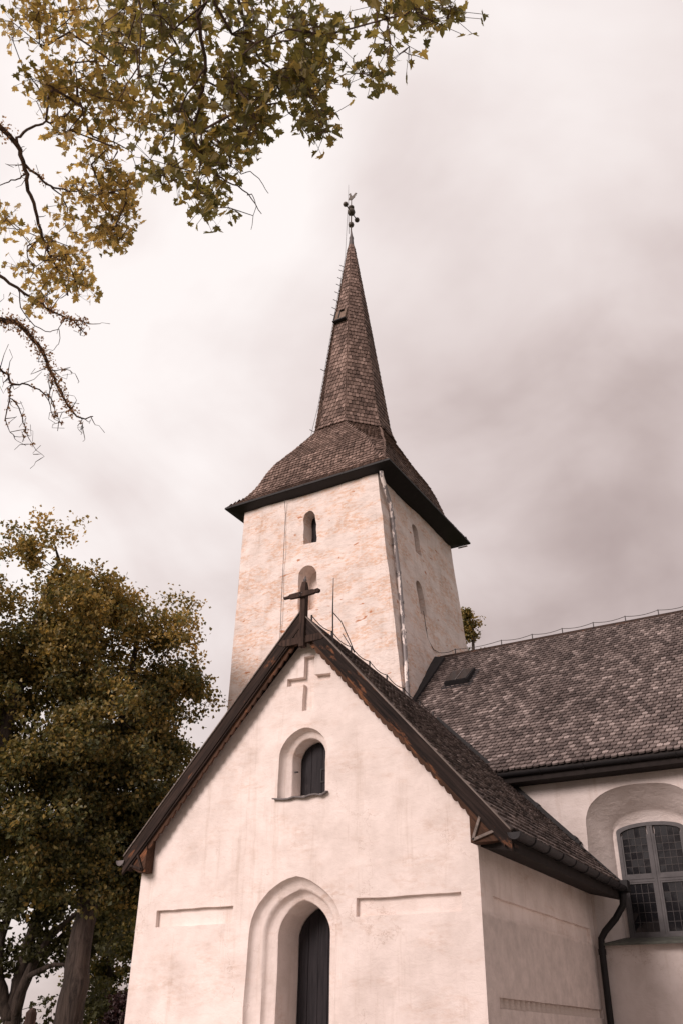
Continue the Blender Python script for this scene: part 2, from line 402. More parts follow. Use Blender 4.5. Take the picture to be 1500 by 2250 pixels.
def steps(loops, fmap, cap=True):
    """chain of (loop2d, depth) rings joined by quads; last ring capped"""
    V = []; F = []; n = len(loops[0][0])
    for lp, d in loops:
        assert len(lp) == n
        V += [fmap(u, v, d) for u, v in lp]
    for r in range(len(loops)-1):
        for i in range(n): F.append((r*n+i, r*n+(i+1) % n, (r+1)*n+(i+1) % n, (r+1)*n+i))
    if cap: F.append(tuple((len(loops)-1)*n+i for i in range(n)))
    return V, F
def join_parts(parts):
    V = []; F = []
    for v, f in parts:
        b = len(V); V += v; F += [tuple(b+i for i in g) for g in f]
    return V, F
def arch(cx, half, z0, spring, apex, n=12, point=0.12, wob=0.0, seed=0.0):
    """loop of an arched opening, ccw from the lower left"""
    rise = apex-spring; L_ = []
    zs = [z0+(spring-z0)*k/6 for k in range(7)]
    rgt = [(cx+half, z) for z in zs]; lft = [(cx-half, z) for z in zs][::-1]
    arc = []
    for k in range(1, 2*n):
        a = math.pi*k/(2*n); u = math.cos(a)
        arc.append((cx+half*u, spring+rise*((1-point)*math.sin(a)+point*(1-abs(u)))))
    L_ = rgt + arc + lft
    if wob:
        L_ = [(x+wob*fbm((x*1+seed, z, 1.3), 2.2), z+wob*fbm((x, z+seed, 7.1), 2.2)) for x, z in L_]
    return L_
def ngrid(a, b, n): return [a+(b-a)*i/n for i in range(n+1)]

# ================================================================== SETTING
me = mesh_arrays('ground', [(-900, -900, -1.6), (900, -900, -1.6), (900, 900, -1.6), (-900, 900, -1.6)], [(0, 1, 2, 3)], M['grass'])
ground = link('ground', me, None, (0, 0, 0), 'structure')
bounce_apron_v = [(-14.5, 17.6, -1.59), (-14.5, 9.0, -1.59), (-8.6, 5.0, -1.59), (-6.2, 0, -1.59), (-4.0, -14, -1.59), (1.0, -14, -1.59), (-1.2, 0, -1.59), (1.5, 7.0, -1.59), (7.5, 12.0, -1.59), (7.5, 17.6, -1.59)]
bounce_apron = link('bounce_apron', mesh_arrays('bounce_apron', bounce_apron_v, [tuple(range(10))], M['gravel']), None, (0, 0, 0), 'structure')  # unseen gravel, widened into a pale apron to bounce light onto the walls

# ================================================================== CHURCH
church = empty('church', (-8.18, 12.5, -1.6), 'white plastered stone church with shingled spire, gabled porch and dark shingle roofs', 'church')
XL, XR, YF, YN = -11.256, -5.111, 12.5, 17.73       # porch side walls, porch front, nave south wall
GZ = -1.6
# ---- porch walls
fr = lambda u, v, d: (u, YF+d, v)
sdm = lambda u, v, d: (XR-d, u, v)
lfm = lambda u, v, d: (XL+d, u, v)
DC = -8.13
d1 = arch(DC, 0.83, GZ, 1.42, 2.22, 10, 0.16, 0.022, 1)
d2 = arch(DC+0.005, 0.635, GZ, 1.42, 2.045, 10, 0.16, 0.018, 2)
d3 = arch(DC+0.01, 0.465, GZ, 1.42, 1.885, 10, 0.16, 0.012, 3)
def lerp_loop(a, b, t): return [(p[0]+(q[0]-p[0])*t, p[1]+(q[1]-p[1])*t) for p, q in zip(a, b)]
w1 = arch(-8.075, 0.47, 3.42, 4.06, 4.53, 8, 0.05, 0.015, 4)
w2 = arch(-8.06, 0.315, 3.44, 4.07, 4.385, 8, 0.05, 0.012, 5)
def rect(x0, x1, z0, z1, wob=0.012, seed=0):
    l = densify([(x0, z0), (x1, z0), (x1, z1), (x0, z1)], 0.11)
    return [(x+wob*fbm((x+seed, z, 2), 2.5), z+wob*fbm((x, z+seed, 4), 2.5)) for x, z in l]
nL = rect(-10.83, -9.28, 1.595, 1.85, 0.014, 1); nR = rect(-7.07, -5.41, 1.59, 1.84, 0.014, 2)
a, b_, c_, e_ = -8.115, -7.905, 5.295, 5.425
cross = densify([(a-.01, 4.82), (b_+.01, 4.83), (b_, c_), (-7.58, c_-.01), (-7.575, e_-.02), (b_, e_), (b_, 5.79), (a, 5.79), (a, e_), (-8.455, e_+.01), (-8.455, c_), (a, c_)], 0.09)
cross = [(x+0.010*fbm((x, z, 2), 3), z+0.010*fbm((x, z, 9), 3)) for x, z in cross]
front_outline = [(XL, GZ), (XR, GZ), (XR, 2.98), (-8.03, 6.22), (XL, 2.80)]
parts = [panel(front_outline, [d1, w1, nL, nR, cross], fr, 0.15, 0.022, 0.9, 1.7)]
parts.append(steps([(d1, 0), (lerp_loop(d1, d2, 0.08), 0.05), (lerp_loop(d1, d2, 0.25), 0.10), (lerp_loop(d1, d2, .8), 0.125), (d2, 0.14), (lerp_loop(d2, d3, .10), 0.19), (lerp_loop(d2, d3, .3), 0.235), (lerp_loop(d2, d3, .85), 0.25), (d3, 0.27), (d3, 0.92)], fr))
parts.append(steps([(w1, 0), (lerp_loop(w1, w2, .06), .06), (lerp_loop(w1, w2, .3), .13), (lerp_loop(w1, w2, .9), .15), (w2, .17), (w2, .45)], fr))
for lp, dp in ((nL, .075), (nR, .075), (cross, .095)):
    parts.append(steps([(lp, 0), (lp, dp)], fr))
# flank with long shallow niche and the dog-tooth course
sn = rect(12.94, 17.45, 1.575, 1.815, 0.012, 3); st_ = rect(12.94, 17.68, 0.425, 0.56, 0.008, 4)
parts.append(panel([(YF, GZ), (YN, GZ), (YN, 3.2), (YF, 2.98)], [sn, st_], sdm, 0.17, 0.024, 0.9, 8.2))
parts.append(steps([(sn, 0), (sn, .05)], sdm)); parts.append(steps([(st_, 0), (st_, .135)], sdm))
parts.append(panel([(YF, GZ), (YN, GZ), (YN, 3.0), (YF, 2.80)], [], lfm, 0.4, 0.02, 0.9, 4.2))
V, F = join_parts(parts)
porch_wall = link('porch_wall', mesh_arrays('porch_wall', V, F, M['plaster_porch'], 50), church)
porch_wall['label'] = 'cream plaster porch wall with recessed cross and shallow niches'
tooth = MB().prism([(-.134, .045, -.062), (-.134, .155, -.062), (-.008, .10, -.062)], (0, 0, .124))
tooth_me = mesh_arrays('brick', [(x, y-.1, z) for x, y, z in tooth.v], tooth.f, M['plaster_teeth'])
for i in range(22):
    y = 13.06+i*0.211
    link('brick', tooth_me, porch_wall, (XR, y, 0.493-0.0005*i))
# ---- porch door: plank leaf
door = MB().prism([(x, YF+.86, z) for x, z in arch(DC+.01, .455, GZ, 1.42, 1.875, 8, .16)], (0, .05, 0)).build('porch_door', M['door_wood'], church)
xs = ngrid(DC+.01-.452, DC+.01+.452, 5)
for i in range(5):
    x0, x1 = xs[i]+.004, xs[i+1]-.004
    hz = lambda x: 1.42+.455*((.84)*math.sqrt(max(0, 1-((x-DC-.01)/.455)**2))+.16*(1-abs(x-DC-.01)/.455))-.012
    dy = random.uniform(0, .008)
    top = [(x1-(x1-x0)*k/4, YF+.845-dy, hz(x1-(x1-x0)*k/4)) for k in range(5)]
    MB().prism([(x0, YF+.845-dy, GZ+.02), (x1, YF+.845-dy, GZ+.02)]+top, (0, .014, 0)).build('plank', M['door_wood'], door)
MB().tube([(DC+.30, YF+.83, -.55), (DC+.30, YF+.80, -.55), (DC+.30, YF+.80, -.70), (DC+.30, YF+.83, -.70)], .012, 6).build('handle', M['iron'], door)
# ---- gable window: boarded shutter and sheet-metal sill
gw = MB().prism([(x, YF+.43, z) for x, z in arch(-8.06, .312, 3.43, 4.07, 4.38, 8, .05)], (0, .03, 0)).build('gable_window', M['door_wood'], church)
gw['label'] = 'black boarded shutter in the arched gable window'
for i in range(3):
    x0 = -8.06-.31+i*.2067+.004; x1 = x0+.2067-.008
    top = [(x, YF+.415, 4.07+.31*math.sqrt(max(0, 1-((x+8.06)/.312)**2))-.012) for x in (x1, (x1*2+x0)/3, (x1+2*x0)/3, x0)]
    MB().prism([(x0, YF+.415, 3.45), (x1, YF+.415, 3.45)]+top, (0, .013, 0)).build('plank', M['door_wood'], gw)
hb = MB()
for lo, hi in (((-7.98, 0, 3.70), (-7.955, 0, 3.93)), ((-7.835, 0, 3.70), (-7.81, 0, 3.93)), ((-7.955, 0, 3.905), (-7.835, 0, 3.93)), ((-7.955, 0, 3.70), (-7.835, 0, 3.725))):
    hb.box((lo[0], YF+.398, lo[2]), (hi[0], YF+.413, hi[2]))
hb.build('shutter_hatch', M['black_metal'], gw)
MB().box((-8.36, YF+.19, 3.86), (-8.30, YF+.225, 3.88)).build('shutter_hook', M['iron'], gw)
sl = MB(); pts_t = []
nn = 10
for i in range(nn+1):
    x = -8.60+i*(1.02/nn); zz = 3.405+.012*math.sin(i*1.9)+.006*random.uniform(-1, 1)+(.03 if i == nn else 0)+(.02 if i == 0 else 0)
    pts_t.append((x, zz))
vs = [(x, YF-.075, z) for x, z in pts_t]+[(x, YF+.16, z+.035) for x, z in pts_t]+[(x, YF-.075, z-.022) for x, z in pts_t]+[(x, YF+.16, z+.010) for x, z in pts_t]
k = nn+1; fs = []
for i in range(nn):
    fs += [(i, i+1, k+i+1, k+i), (2*k+i, 3*k+i, 3*k+i+1, 2*k+i+1), (i, 2*k+i, 2*k+i+1, i+1), (k+i, k+i+1, 3*k+i+1, 3*k+i)]
fs += [(0, k, 3*k, 2*k), (nn, 2*k+nn, 3*k+nn, k+nn)]
MB().add(vs, fs).build('sill', M['lead'], gw)

# ---- porch roof geometry
YB = 12.24                                   # front of the bargeboards
AX, AZ = -8.06, 6.525                         # gable apex
ELx, ELz = -11.47, 2.70; ERx, ERz = -4.515, 2.54
def ridge_z(y): return AZ-.08-.066*(y-12.2)
def pr_right(s, y):  # s 0 eave .. 1 ridge
    return Vector((ERx+(AX-ERx)*s, y, ERz+(ridge_z(y)-ERz)*s))
def pr_left(s, y):
    return Vector((ELx+(AX-ELx)*s, y, ELz+(ridge_z(y)-ELz)*s))
YE = 17.70
deck = MB()
for fn in (pr_right, pr_left):
    t = .05
    p = [fn(0, YB+.03), fn(0, YE), fn(1, YE), fn(1, YB+.03)]
    q = [v-Vector((0, 0, .14)) for v in p]
    deck.hexa([q[0], q[1], q[2], q[3], p[0]-Vector((0, 0, t)), p[1]-Vector((0, 0, t)), p[2]-Vector((0, 0, t)), p[3]-Vector((0, 0, t))])
porch_roof = deck.build('porch_roof', M['deck'], church)
porch_roof['label'] = 'steep dark shingled porch roof with ridge wire'

def shingle_rows(EL, ER, smax, expo, width, thick=.036, L=1.75, jit=1.0, seed=0, lift=.012, skip=None, rowpick=None):
    """rows of round-ended wooden shingles between two edge curves EL(s), ER(s) (s = metres up the slope).
    returns V, F for the joined ones and a list of matrices for those picked by rowpick(row, centre)"""
    rr = random.Random(seed); V = []; F = []; picked = []
    r = 0; s = 0.0
    while s < smax:
        P0, P1 = EL(s), ER(s); s2 = min(s+expo, smax+expo)
        Q0, Q1 = EL(s2), ER(s2)
        ln = (P1-P0).length
        if ln < .05: s += expo; r += 1; continue
        n = max(1, int(round(ln/width)))
        if r % 2: cuts = [0]+[(i+.5)/n for i in range(n)]+[1]
        else: cuts = [i/n for i in range(n+1)]
        ud = (P1-P0).normalized(); mid = (Q0+Q1-P0-P1)*.5; vd = mid-ud*mid.dot(ud); vd.normalize(); nd = ud.cross(vd).normalized()
        for i in range(len(cuts)-1):
            f0, f1 = cuts[i], cuts[i+1]; wd = (f1-f0)*ln
            if wd < .03: continue
            # keep the columns straight between the edges
            base = P0.lerp(P1, (f0+f1)/2)
            if skip and skip(base): continue
            hw = wd/2-.0045-rr.uniform(0, .006)*jit
            bv = rr.uniform(-.014, .014)*jit; bu = rr.uniform(-.004, .004)*jit; bn = lift+rr.uniform(0, .008)*jit
            Ls = expo*L; rot = rr.uniform(-.02, .02)*jit
            u2 = ud*math.cos(rot)+vd*math.sin(rot); v2 = vd*math.cos(rot)-ud*math.sin(rot)
            o = base+ud*bu+vd*bv+nd*(bn+thick)
            tl = nd*-(thick+bn*.8)
            rd = min(hw*.8, expo*.28)
            prof = [(-hw, Ls), (-hw, rd), (-hw*.80, rd*.28), (0, 0), (hw*.80, rd*.28), (hw, rd), (hw, Ls)]
            top = [o+u2*x+v2*y+tl*(y/Ls) for x, y in prof]
            if rowpick and rowpick(r, base):
                mt = Matrix(((u2.x*hw*2, v2.x*Ls, nd.x, o.x), (u2.y*hw*2, v2.y*Ls, nd.y, o.y), (u2.z*hw*2, v2.z*Ls, nd.z, o.z), (0, 0, 0, 1)))
                picked.append((mt, rr.randrange(4))); continue
            low = [p_-nd*thick for p_ in top[1:6]]
            b0 = len(V); V += [tuple(p_) for p_ in top+low]
            F.append((b0, b0+1, b0+2, b0+3, b0+4, b0+5, b0+6))
            for j in range(4): F.append((b0+1+j, b0+7+j, b0+8+j, b0+2+j))
            F.append((b0, b0+7, b0+1)); F.append((b0+5, b0+11, b0+6))
        s += expo; r += 1
    return V, F, picked

SLR = (pr_right(1, 14)-pr_right(0, 14)).length
sv, sf = [], []
for fn, flip in ((pr_right, False), (pr_left, True)):
    A = lambda s, fn=fn: fn(s/SLR, YB+.02)
    B = lambda s, fn=fn: fn(s/SLR, YE-.05)
    if flip: A, B = B, A
    v, f, _ = shingle_rows(A, B, SLR-.20, .145, .125, seed=3 if flip else 4)
    b = len(sv); sv += v; sf += [tuple(b+i for i in g) for g in f]
ps = link('shingles', mesh_arrays('shingles', sv, sf, M['sh_porch']), porch_roof, (0, 0, 0), 'stuff')
# ridge boards
for sgn, fn in ((1, pr_right), (-1, pr_left)):
    a0, a1 = fn(1, YB), fn(1, YE+.9); dn = (fn(.96, 14)-fn(1, 14)).normalized()*.17; up = Vector((0, 0, .035))
    up2 = Vector((sgn*.025, 0, .028))
    MB().hexa([a0+up2, a0+dn+up2, a1+dn+up2, a1+up2, a0+up2+up, a0+dn+up2+up*.8, a1+dn+up2+up*.8, a1+up2+up]).build('ridge_board', M['tar_post'], porch_roof)
# back part of the slope running on to the nave roof, and the raised verge board before it
ext = MB()
NS = 0.9225
def nave_y(z): return 17.36+(z-4.72)/NS
e0 = pr_right(1, YE); zx = ridge_z(18.9)
ext.prism([pr_right(1, YE-.02)-Vector((0, 0, .02)), Vector((AX, nave_y(zx-.1)+.1, zx-.02)), Vector((-6.55, 17.30, 4.62)), pr_right(.56, YE-.02)-Vector((0, 0, .02))], (0, 0, -.06))
ext.build('valley_sheet', M['dark_sheet'], porch_roof)
def verge(s0, s1, h, y0, y1, nm, mt):
    p0, p1 = pr_right(s0, y0), pr_right(s1, y0); q0, q1 = pr_right(s0, y1), pr_right(s1, y1); up = Vector((.72, 0, .69))
    MB().hexa([p0-up*.05, q0-up*.05, q1-up*.05, p1-up*.05, p0+up*h, q0+up*h, q1+up*h, p1+up*h]).build(nm, mt, porch_roof)
verge(.20, .995, .11, YE-.08, YE+.02, 'verge_board', M['black_metal'])
verge(.0, .24, .06, YE-.06, YE+.02, 'verge_flashing', M['dark_sheet'])
for i in range(4):
    s0 = .22+i*.19
    verge(s0, s0+.012, .125, YE-.09, YE+.015, 'flashing_seam', M['dark_sheet'])
# ---- bargeboards, scalloped boards, battens, kneelers
def rake(side, top_off, bot_off, y0, y1, name, mat, s0=0.0, s1=1.0, scallop=0):
    ex, ez = (ERx, ERz) if side > 0 else (ELx, ELz)
    n = 1 if not scallop else int((math.hypot(AX-ex, AZ-ez))*(s1-s0)/.155)*6
    top = []; bot = []
    for i in range(n+1):
        s = s0+(s1-s0)*i/n; x = ex+(AX-ex)*s; z = ez+(AZ-ez)*s
        top.append((x, z-top_off))
        bo = bot_off
        if scallop: bo += scallop*(abs(math.sin(math.pi*i/6))-.5)
        bot.append((x, z-bo))
    mb = MB(); k = n+1
    vs = [(x, y0, z) for x, z in top]+[(x, y0, z) for x, z in bot]+[(x, y1, z) for x, z in top]+[(x, y1, z) for x, z in bot]; fs = []
    for i in range(n):
        fs += [(i, k+i, k+i+1, i+1), (2*k+i, 2*k+i+1, 3*k+i+1, 3*k+i), (i, i+1, 2*k+i+1, 2*k+i), (k+i, 3*k+i, 3*k+i+1, k+i+1)]
    fs += [(0, 2*k, 3*k, k), (n, k+n, 3*k+n, 2*k+n)]
    o = mb.add(vs, fs).build(name, mat, church)
    return o
for side, tm, sm in ((1, M['tar_right'], M['scal_right']), (-1, M['tar_left'], M['scal_left'])):
    bb = rake(side, .0, .285, YB, YB+.045, 'bargeboard', tm)
    if side > 0: bb['label'] = 'black tarred bargeboard with worn brown patches, right slope'
    else: bb['label'] = 'dark brown bargeboard on the left slope'
    r_ = rake(side, -.022, .004, YB-.022, YB+.10, 'batten', M['grey_batten']); r_.parent = bb; r_.location = (0, 0, 0)
    rake(side, .20, .43, YB+.065, YB+.10, 'scalloped_board', sm, .135, .985, .05)
    rake(side, .17, .21, YB+.10, YF-.005, 'soffit_board', M['tar_post'], .0, .97)
    rake(side, .285, .33, YB+.022, YB+.05, 'moulding', tm, .03, .97)
# kneelers at the eaves
for side in (1, -1):
    if side > 0: poly = [(XR-.02, 2.43), (-4.74, 2.425), (-4.64, 2.50), (-4.72, 2.68), (XR-.02, 3.10)]
    else: poly = [(XL+.24, 2.44), (XL+.24, 3.02), (-11.36, 2.76), (-11.42, 2.66), (-11.28, 2.50), (XL+.12, 2.43)]
    kb = MB().prism([(x, YB+.05, z) for x, z in poly], (0, YF-YB-.055, 0)).build('kneeler', M['scal_right'] if side > 0 else M['scal_left'], church)
    kb['label'] = 'triangular boarded kneeler at the porch eave'
    if side > 0: segs = [((-5.09, 2.46), (-4.93, 2.84)), ((-5.09, 2.46), (-4.66, 2.585))]
    else: segs = [((XL+.20, 2.47), (XL+.02, 2.80)), ((XL+.20, 2.47), (-11.34, 2.56))]
    for (x0, z0), (x1, z1) in segs:
        dx, dz = x1-x0, z1-z0; l = math.hypot(dx, dz); nx, nz = -dz/l*.018, dx/l*.018
        MB().prism([(x0+nx, YB+.015, z0+nz), (x1+nx, YB+.015, z1+nz), (x1-nx, YB+.015, z1-nz), (x0-nx, YB+.015, z0-nz)], (0, .035, 0)).build('batten', M['grey_batten'] if side > 0 else M['tar_left'], kb)
# ---- gable post with wooden cross, collar beam, lightning rod
gc = MB()
px = -8.0
gc.box((px-.052, YB-.05, 5.86), (px+.052, YB+.06, 6.97))
gc.hexa([(px-.052, YB-.05, 6.97), (px+.052, YB-.05, 6.97), (px+.052, YB+.06, 6.97), (px-.052, YB+.06, 6.97), (px-.035, YB-.03, 7.09), (px+.035, YB-.03, 7.09), (px+.035, YB+.04, 7.09), (px-.035, YB+.04, 7.09)])
gpost = gc.build('gable_cross', M['tar_post'], church); gpost['label'] = 'weathered dark wooden cross standing on the porch gable'
arm = MB(); ax0, ax1, az = -8.37, -7.63, 6.815
prof = [(ax0, .018), (ax0+.10, .02), (ax0+.13, .042), (px-.1, .048), (px+.1, .048), (ax1-.13, .042), (ax1-.10, .028), (ax1-.03, .04), (ax1, .02)]
vs = []; fs = []
for x, h in prof: vs += [(x, YB-.105, az-h), (x, YB-.052, az-h), (x, YB-.052, az+h), (x, YB-.105, az+h)]
for i in range(len(prof)-1):
    for j in range(4): fs.append((i*4+j, (i+1)*4+j, (i+1)*4+(j+1) % 4, i*4+(j+1) % 4))
fs += [(3, 2, 1, 0), tuple((len(prof)-1)*4+j for j in range(4))]
arm.add(vs, fs).build('cross_arm', M['tar_post'], gpost)
fin = MB().ball((px, YB+.005, 7.13), .035, 8).tube([(px, YB+.005, 7.08), (px+.01, YB+.005, 7.20)], [.03, .012], 6); fin.build('finial', M['lead'], gpost)
for dx in (-.02, .02): MB().ball((px+dx, YB-.108, az+dx), .012, 6).build('bolt', M['lead'], gpost)
cb = MB().prism([(-8.38, YB-.012, 5.93), (-7.62, YB-.012, 5.93), (-7.52, YB-.012, 5.99), (-7.60, YB-.012, 6.05), (-8.42, YB-.012, 6.05), (-8.52, YB-.012, 5.99)], (0, .034, 0)).build('collar_beam', M['tar_post'], church)
MB().prism([(-8.33, YB+.012, 6.05), (-7.70, YB+.012, 6.05), (AX, YB+.012, 6.42)], (0, .02, 0)).build('gable_board', M['tar_post'], church)
lr = MB().tube([(-7.60, YB+.35, 5.85), (-7.60, YB+.32, 6.6), (-7.585, YB+.30, 7.20)], [.014, .012, .006], 6).build('lightning_rod', M['iron'], church)
MB().tube([(-7.60, YB+.32, 6.55), (-7.53, YB+.5, 6.42), (-7.46, YB+.7, 6.1), (-7.52, YB+.95, 6.0), (-7.85, YB+1.1, 6.47)], .009, 5).build('wire', M['cable'], lr)
# ridge wire of the porch
pw = MB(); py = [12.6, 13.3, 14.02, 14.74, 15.46, 16.2, 16.95, 17.6]
pw2 = []
for i, y in enumerate(py):
    z = ridge_z(y)+.055
    pw2.append((y, z+.12))
cabp = []
for i in range(len(pw2)-1):
    for k in range(5):
        t = k/5; y = pw2[i][0]+(pw2[i+1][0]-pw2[i][0])*t; z = pw2[i][1]+(pw2[i+1][1]-pw2[i][1])*t-.06*math.sin(math.pi*t)
        cabp.append((AX, y, z))
pw.tube(cabp, .009, 5); pwo = pw.build('ridge_wire', M['cable'], church)
for y, z in pw2: MB().box((AX-.012, y-.012, z-.13), (AX+.012, y+.012, z+.01)).build('wire_post', M['iron'], pwo)
# ---- gutter along the right eave and the swan-neck downpipe
def half_gutter(p0, p1, r, nseg, out_dir, name, mat, parent, ribs=True):
    p0, p1 = Vector(p0), Vector(p1); d = (p1-p0).normalized(); o = Vector(out_dir); up = Vector((0, 0, 1))
    mb = MB(); n = 10; vs = []
    for q in (p0, p1):
        for rr_ in (r, r-.008):
            for k in range(n+1):
                a = math.pi*k/n; vs.append(q+o*math.cos(a)*rr_-up*math.sin(a)*rr_)
    k1 = n+1; fs = []
    for k in range(n):
        fs.append((k, k+1, 2*k1+k+1, 2*k1+k)); fs.append((k1+k, 3*k1+k, 3*k1+k+1, k1+k+1))
    fs += [(0, 2*k1, 3*k1, k1), (n, k1+n, 3*k1+n, 2*k1+n)]
    for b0 in (0, 2*k1): fs += [tuple(b0+i for i in range(k1))]
    g = mb.add(vs, fs).build(name, mat, parent)
    if ribs:
        for i in range(nseg+1):
            q = p0.lerp(p1, i/nseg)
            MB().tube([q+o*math.cos(math.pi*k/8)*(r+.006)-up*math.sin(math.pi*k/8)*(r+.006)-d*.0 for k in range(9)], .011, 6).build('gutter_bracket', mat, g)
    return g
pg = half_gutter((ERx+.055, YB-.02, ERz-.035), (ERx+.055, YN-.05, ERz-.055), .085, 9, (1, 0, 0), 'porch_gutter', M['dark_sheet'], church)
pg['label'] = 'black half-round gutter along the right porch eave'
half_gutter((ELx-.05, YB-.02, ELz-.06), (ELx-.05, YN, ELz-.08), .075, 8, (-1, 0, 0), 'porch_gutter', M['lead'], church)
MB().hexa([(ERx-.02, YB+.06, ERz-.26), (ERx-.02, YN-.02, ERz-.26), (ERx-.02, YN-.02, ERz-.06), (ERx-.02, YB+.06, ERz-.06), (XR+.004, YB+.34, ERz-.17), (XR+.004, YN-.02, ERz-.17), (XR+.004, YN-.02, ERz-.05), (XR+.004, YB+.34, ERz-.05)][:4]+[(XR+.004, YB+.34, ERz-.12), (XR+.004, YN-.02, ERz-.12), (XR+.004, YN-.02, ERz+.3), (XR+.004, YB+.34, ERz+.3)]).build('eave_soffit', M['deck'], church)
gb = MB().box((ERx-.03, YN-.24, ERz-.14), (ERx+.16, YN-.03, ERz+.05)).build('gutter_box', M['black_metal'], pg)
dp = MB().tube([(ERx+.03, YN-.15, ERz-.10), (ERx+.03, YN-.15, ERz-.24), (ERx+.01, YN-.15, ERz-.36), (-4.66, YN-.14, 1.98), (-4.88, YN-.13, 1.78), (-4.965, YN-.13, 1.66), (-4.975, YN-.13, 1.5), (-4.975, YN-.13, -1.58)], [.075, .062, .058, .058, .058, .058, .058, .058], 10).build('downpipe', M['black_metal'], church, True)
dp['label'] = 'black swan-neck downpipe in the corner of porch and nave'
for z in (1.45, .25, -1.0):
    MB().tube([(-4.975, YN-.13, z-.045), (-4.975, YN-.13, z+.045)], .07, 10).box((-4.99, YN-.13, z-.01), (-4.96, YN+.01, z+.01)).build('pipe_clip', M['black_metal'], dp)

# ---- nave
nv = lambda u, v, d: (u, YN+d, v)
def sarch(cx, half, z0, spring, apex, pw_, n=12):
    zs = ngrid(z0, spring, 6); arc = []
    for k in range(1, 2*n):
        a = math.pi*k/(2*n); c = math.cos(a); arc.append((cx+half*math.copysign(abs(c)**pw_, c), spring+(apex-spring)*math.sin(a)**pw_))
    return [(cx+half, z) for z in zs]+arc+[(cx-half, z) for z in zs][::-1]
WC = -3.985
n1_ = sarch(WC, 1.06, 1.56, 3.50, 4.29, .78); n2_ = sarch(WC, .72, 1.66, 3.45, 3.88, .9)
n1_ = [(x+.02*fbm((x, z, 3), 1.7), z+.02*fbm((x, z, 8), 1.7)) for x, z in n1_]
XE = 7.0
holes2 = [n1_]; parts = [panel([(-9.9, GZ), (XE, GZ), (XE, 4.85), (-9.9, 4.85)], holes2, nv, .22, .03, .7, 3.3)]
parts.append(steps([(n1_, 0), (lerp_loop(n1_, n2_, .03), .03), (lerp_loop(n1_, n2_, .5), .27), (lerp_loop(n1_, n2_, .9), .50), (n2_, .57)], nv))
V, F = join_parts(parts)
# gable ends and back wall so that the nave is a closed body
b0 = len(V); YK = 27.57
V += [(XE, YN, GZ), (XE, YK, GZ), (XE, YK, 4.85), (XE, 22.65, 9.45), (XE, YN, 4.85), (-9.9, YN, GZ), (-9.9, YK, GZ), (-9.9, YK, 4.85), (-9.9, 22.65, 9.45), (-9.9, YN, 4.85)]
F += [(b0, b0+1, b0+2, b0+3, b0+4), (b0+9, b0+8, b0+7, b0+6, b0+5), (b0+1, b0+6, b0+7, b0+2)]
nw = link('nave_wall', mesh_arrays('nave_wall', V, F, M['plaster_nave_shaded'], 60), church)
nw['label'] = 'greyish white plaster nave wall, shade put into its colour, with deep splayed window'
# window
yfr = YN+.57
win = None
fo = sarch(WC, .63, 1.70, 3.545, 3.69, 1.0); fi = sarch(WC, .56, 1.77, 3.50, 3.625, 1.0)
V = [(x, yfr-.08, z) for x, z in fo]+[(x, yfr-.08, z) for x, z in fi]+[(x, yfr, z) for x, z in fo]+[(x, yfr, z) for x, z in fi]
n = len(fo); F = []
for i in range(n):
    j = (i+1) % n; F += [(i, j, n+j, n+i), (i, 2*n+i, 2*n+j, j), (n+i, n+j, 3*n+j, 3*n+i)]
win = link('nave_window', mesh_arrays('nave_window', V, F, M['frame_paint']), church); win['label'] = 'grey-framed arched nave window with small leaded panes'
head = lambda x: 3.50+.125*math.sqrt(max(0, 1-((x-WC)/.56)**2))
TZ = 2.70
MB().box((WC-.05, yfr-.075, 1.77), (WC+.05, yfr-.005, 3.625)).build('mullion', M['frame_paint'], win)
MB().box((WC-.008, yfr-.088, 1.77), (WC+.008, yfr-.0755, 3.61)).build('cover_strip', M['frame_paint'], win)
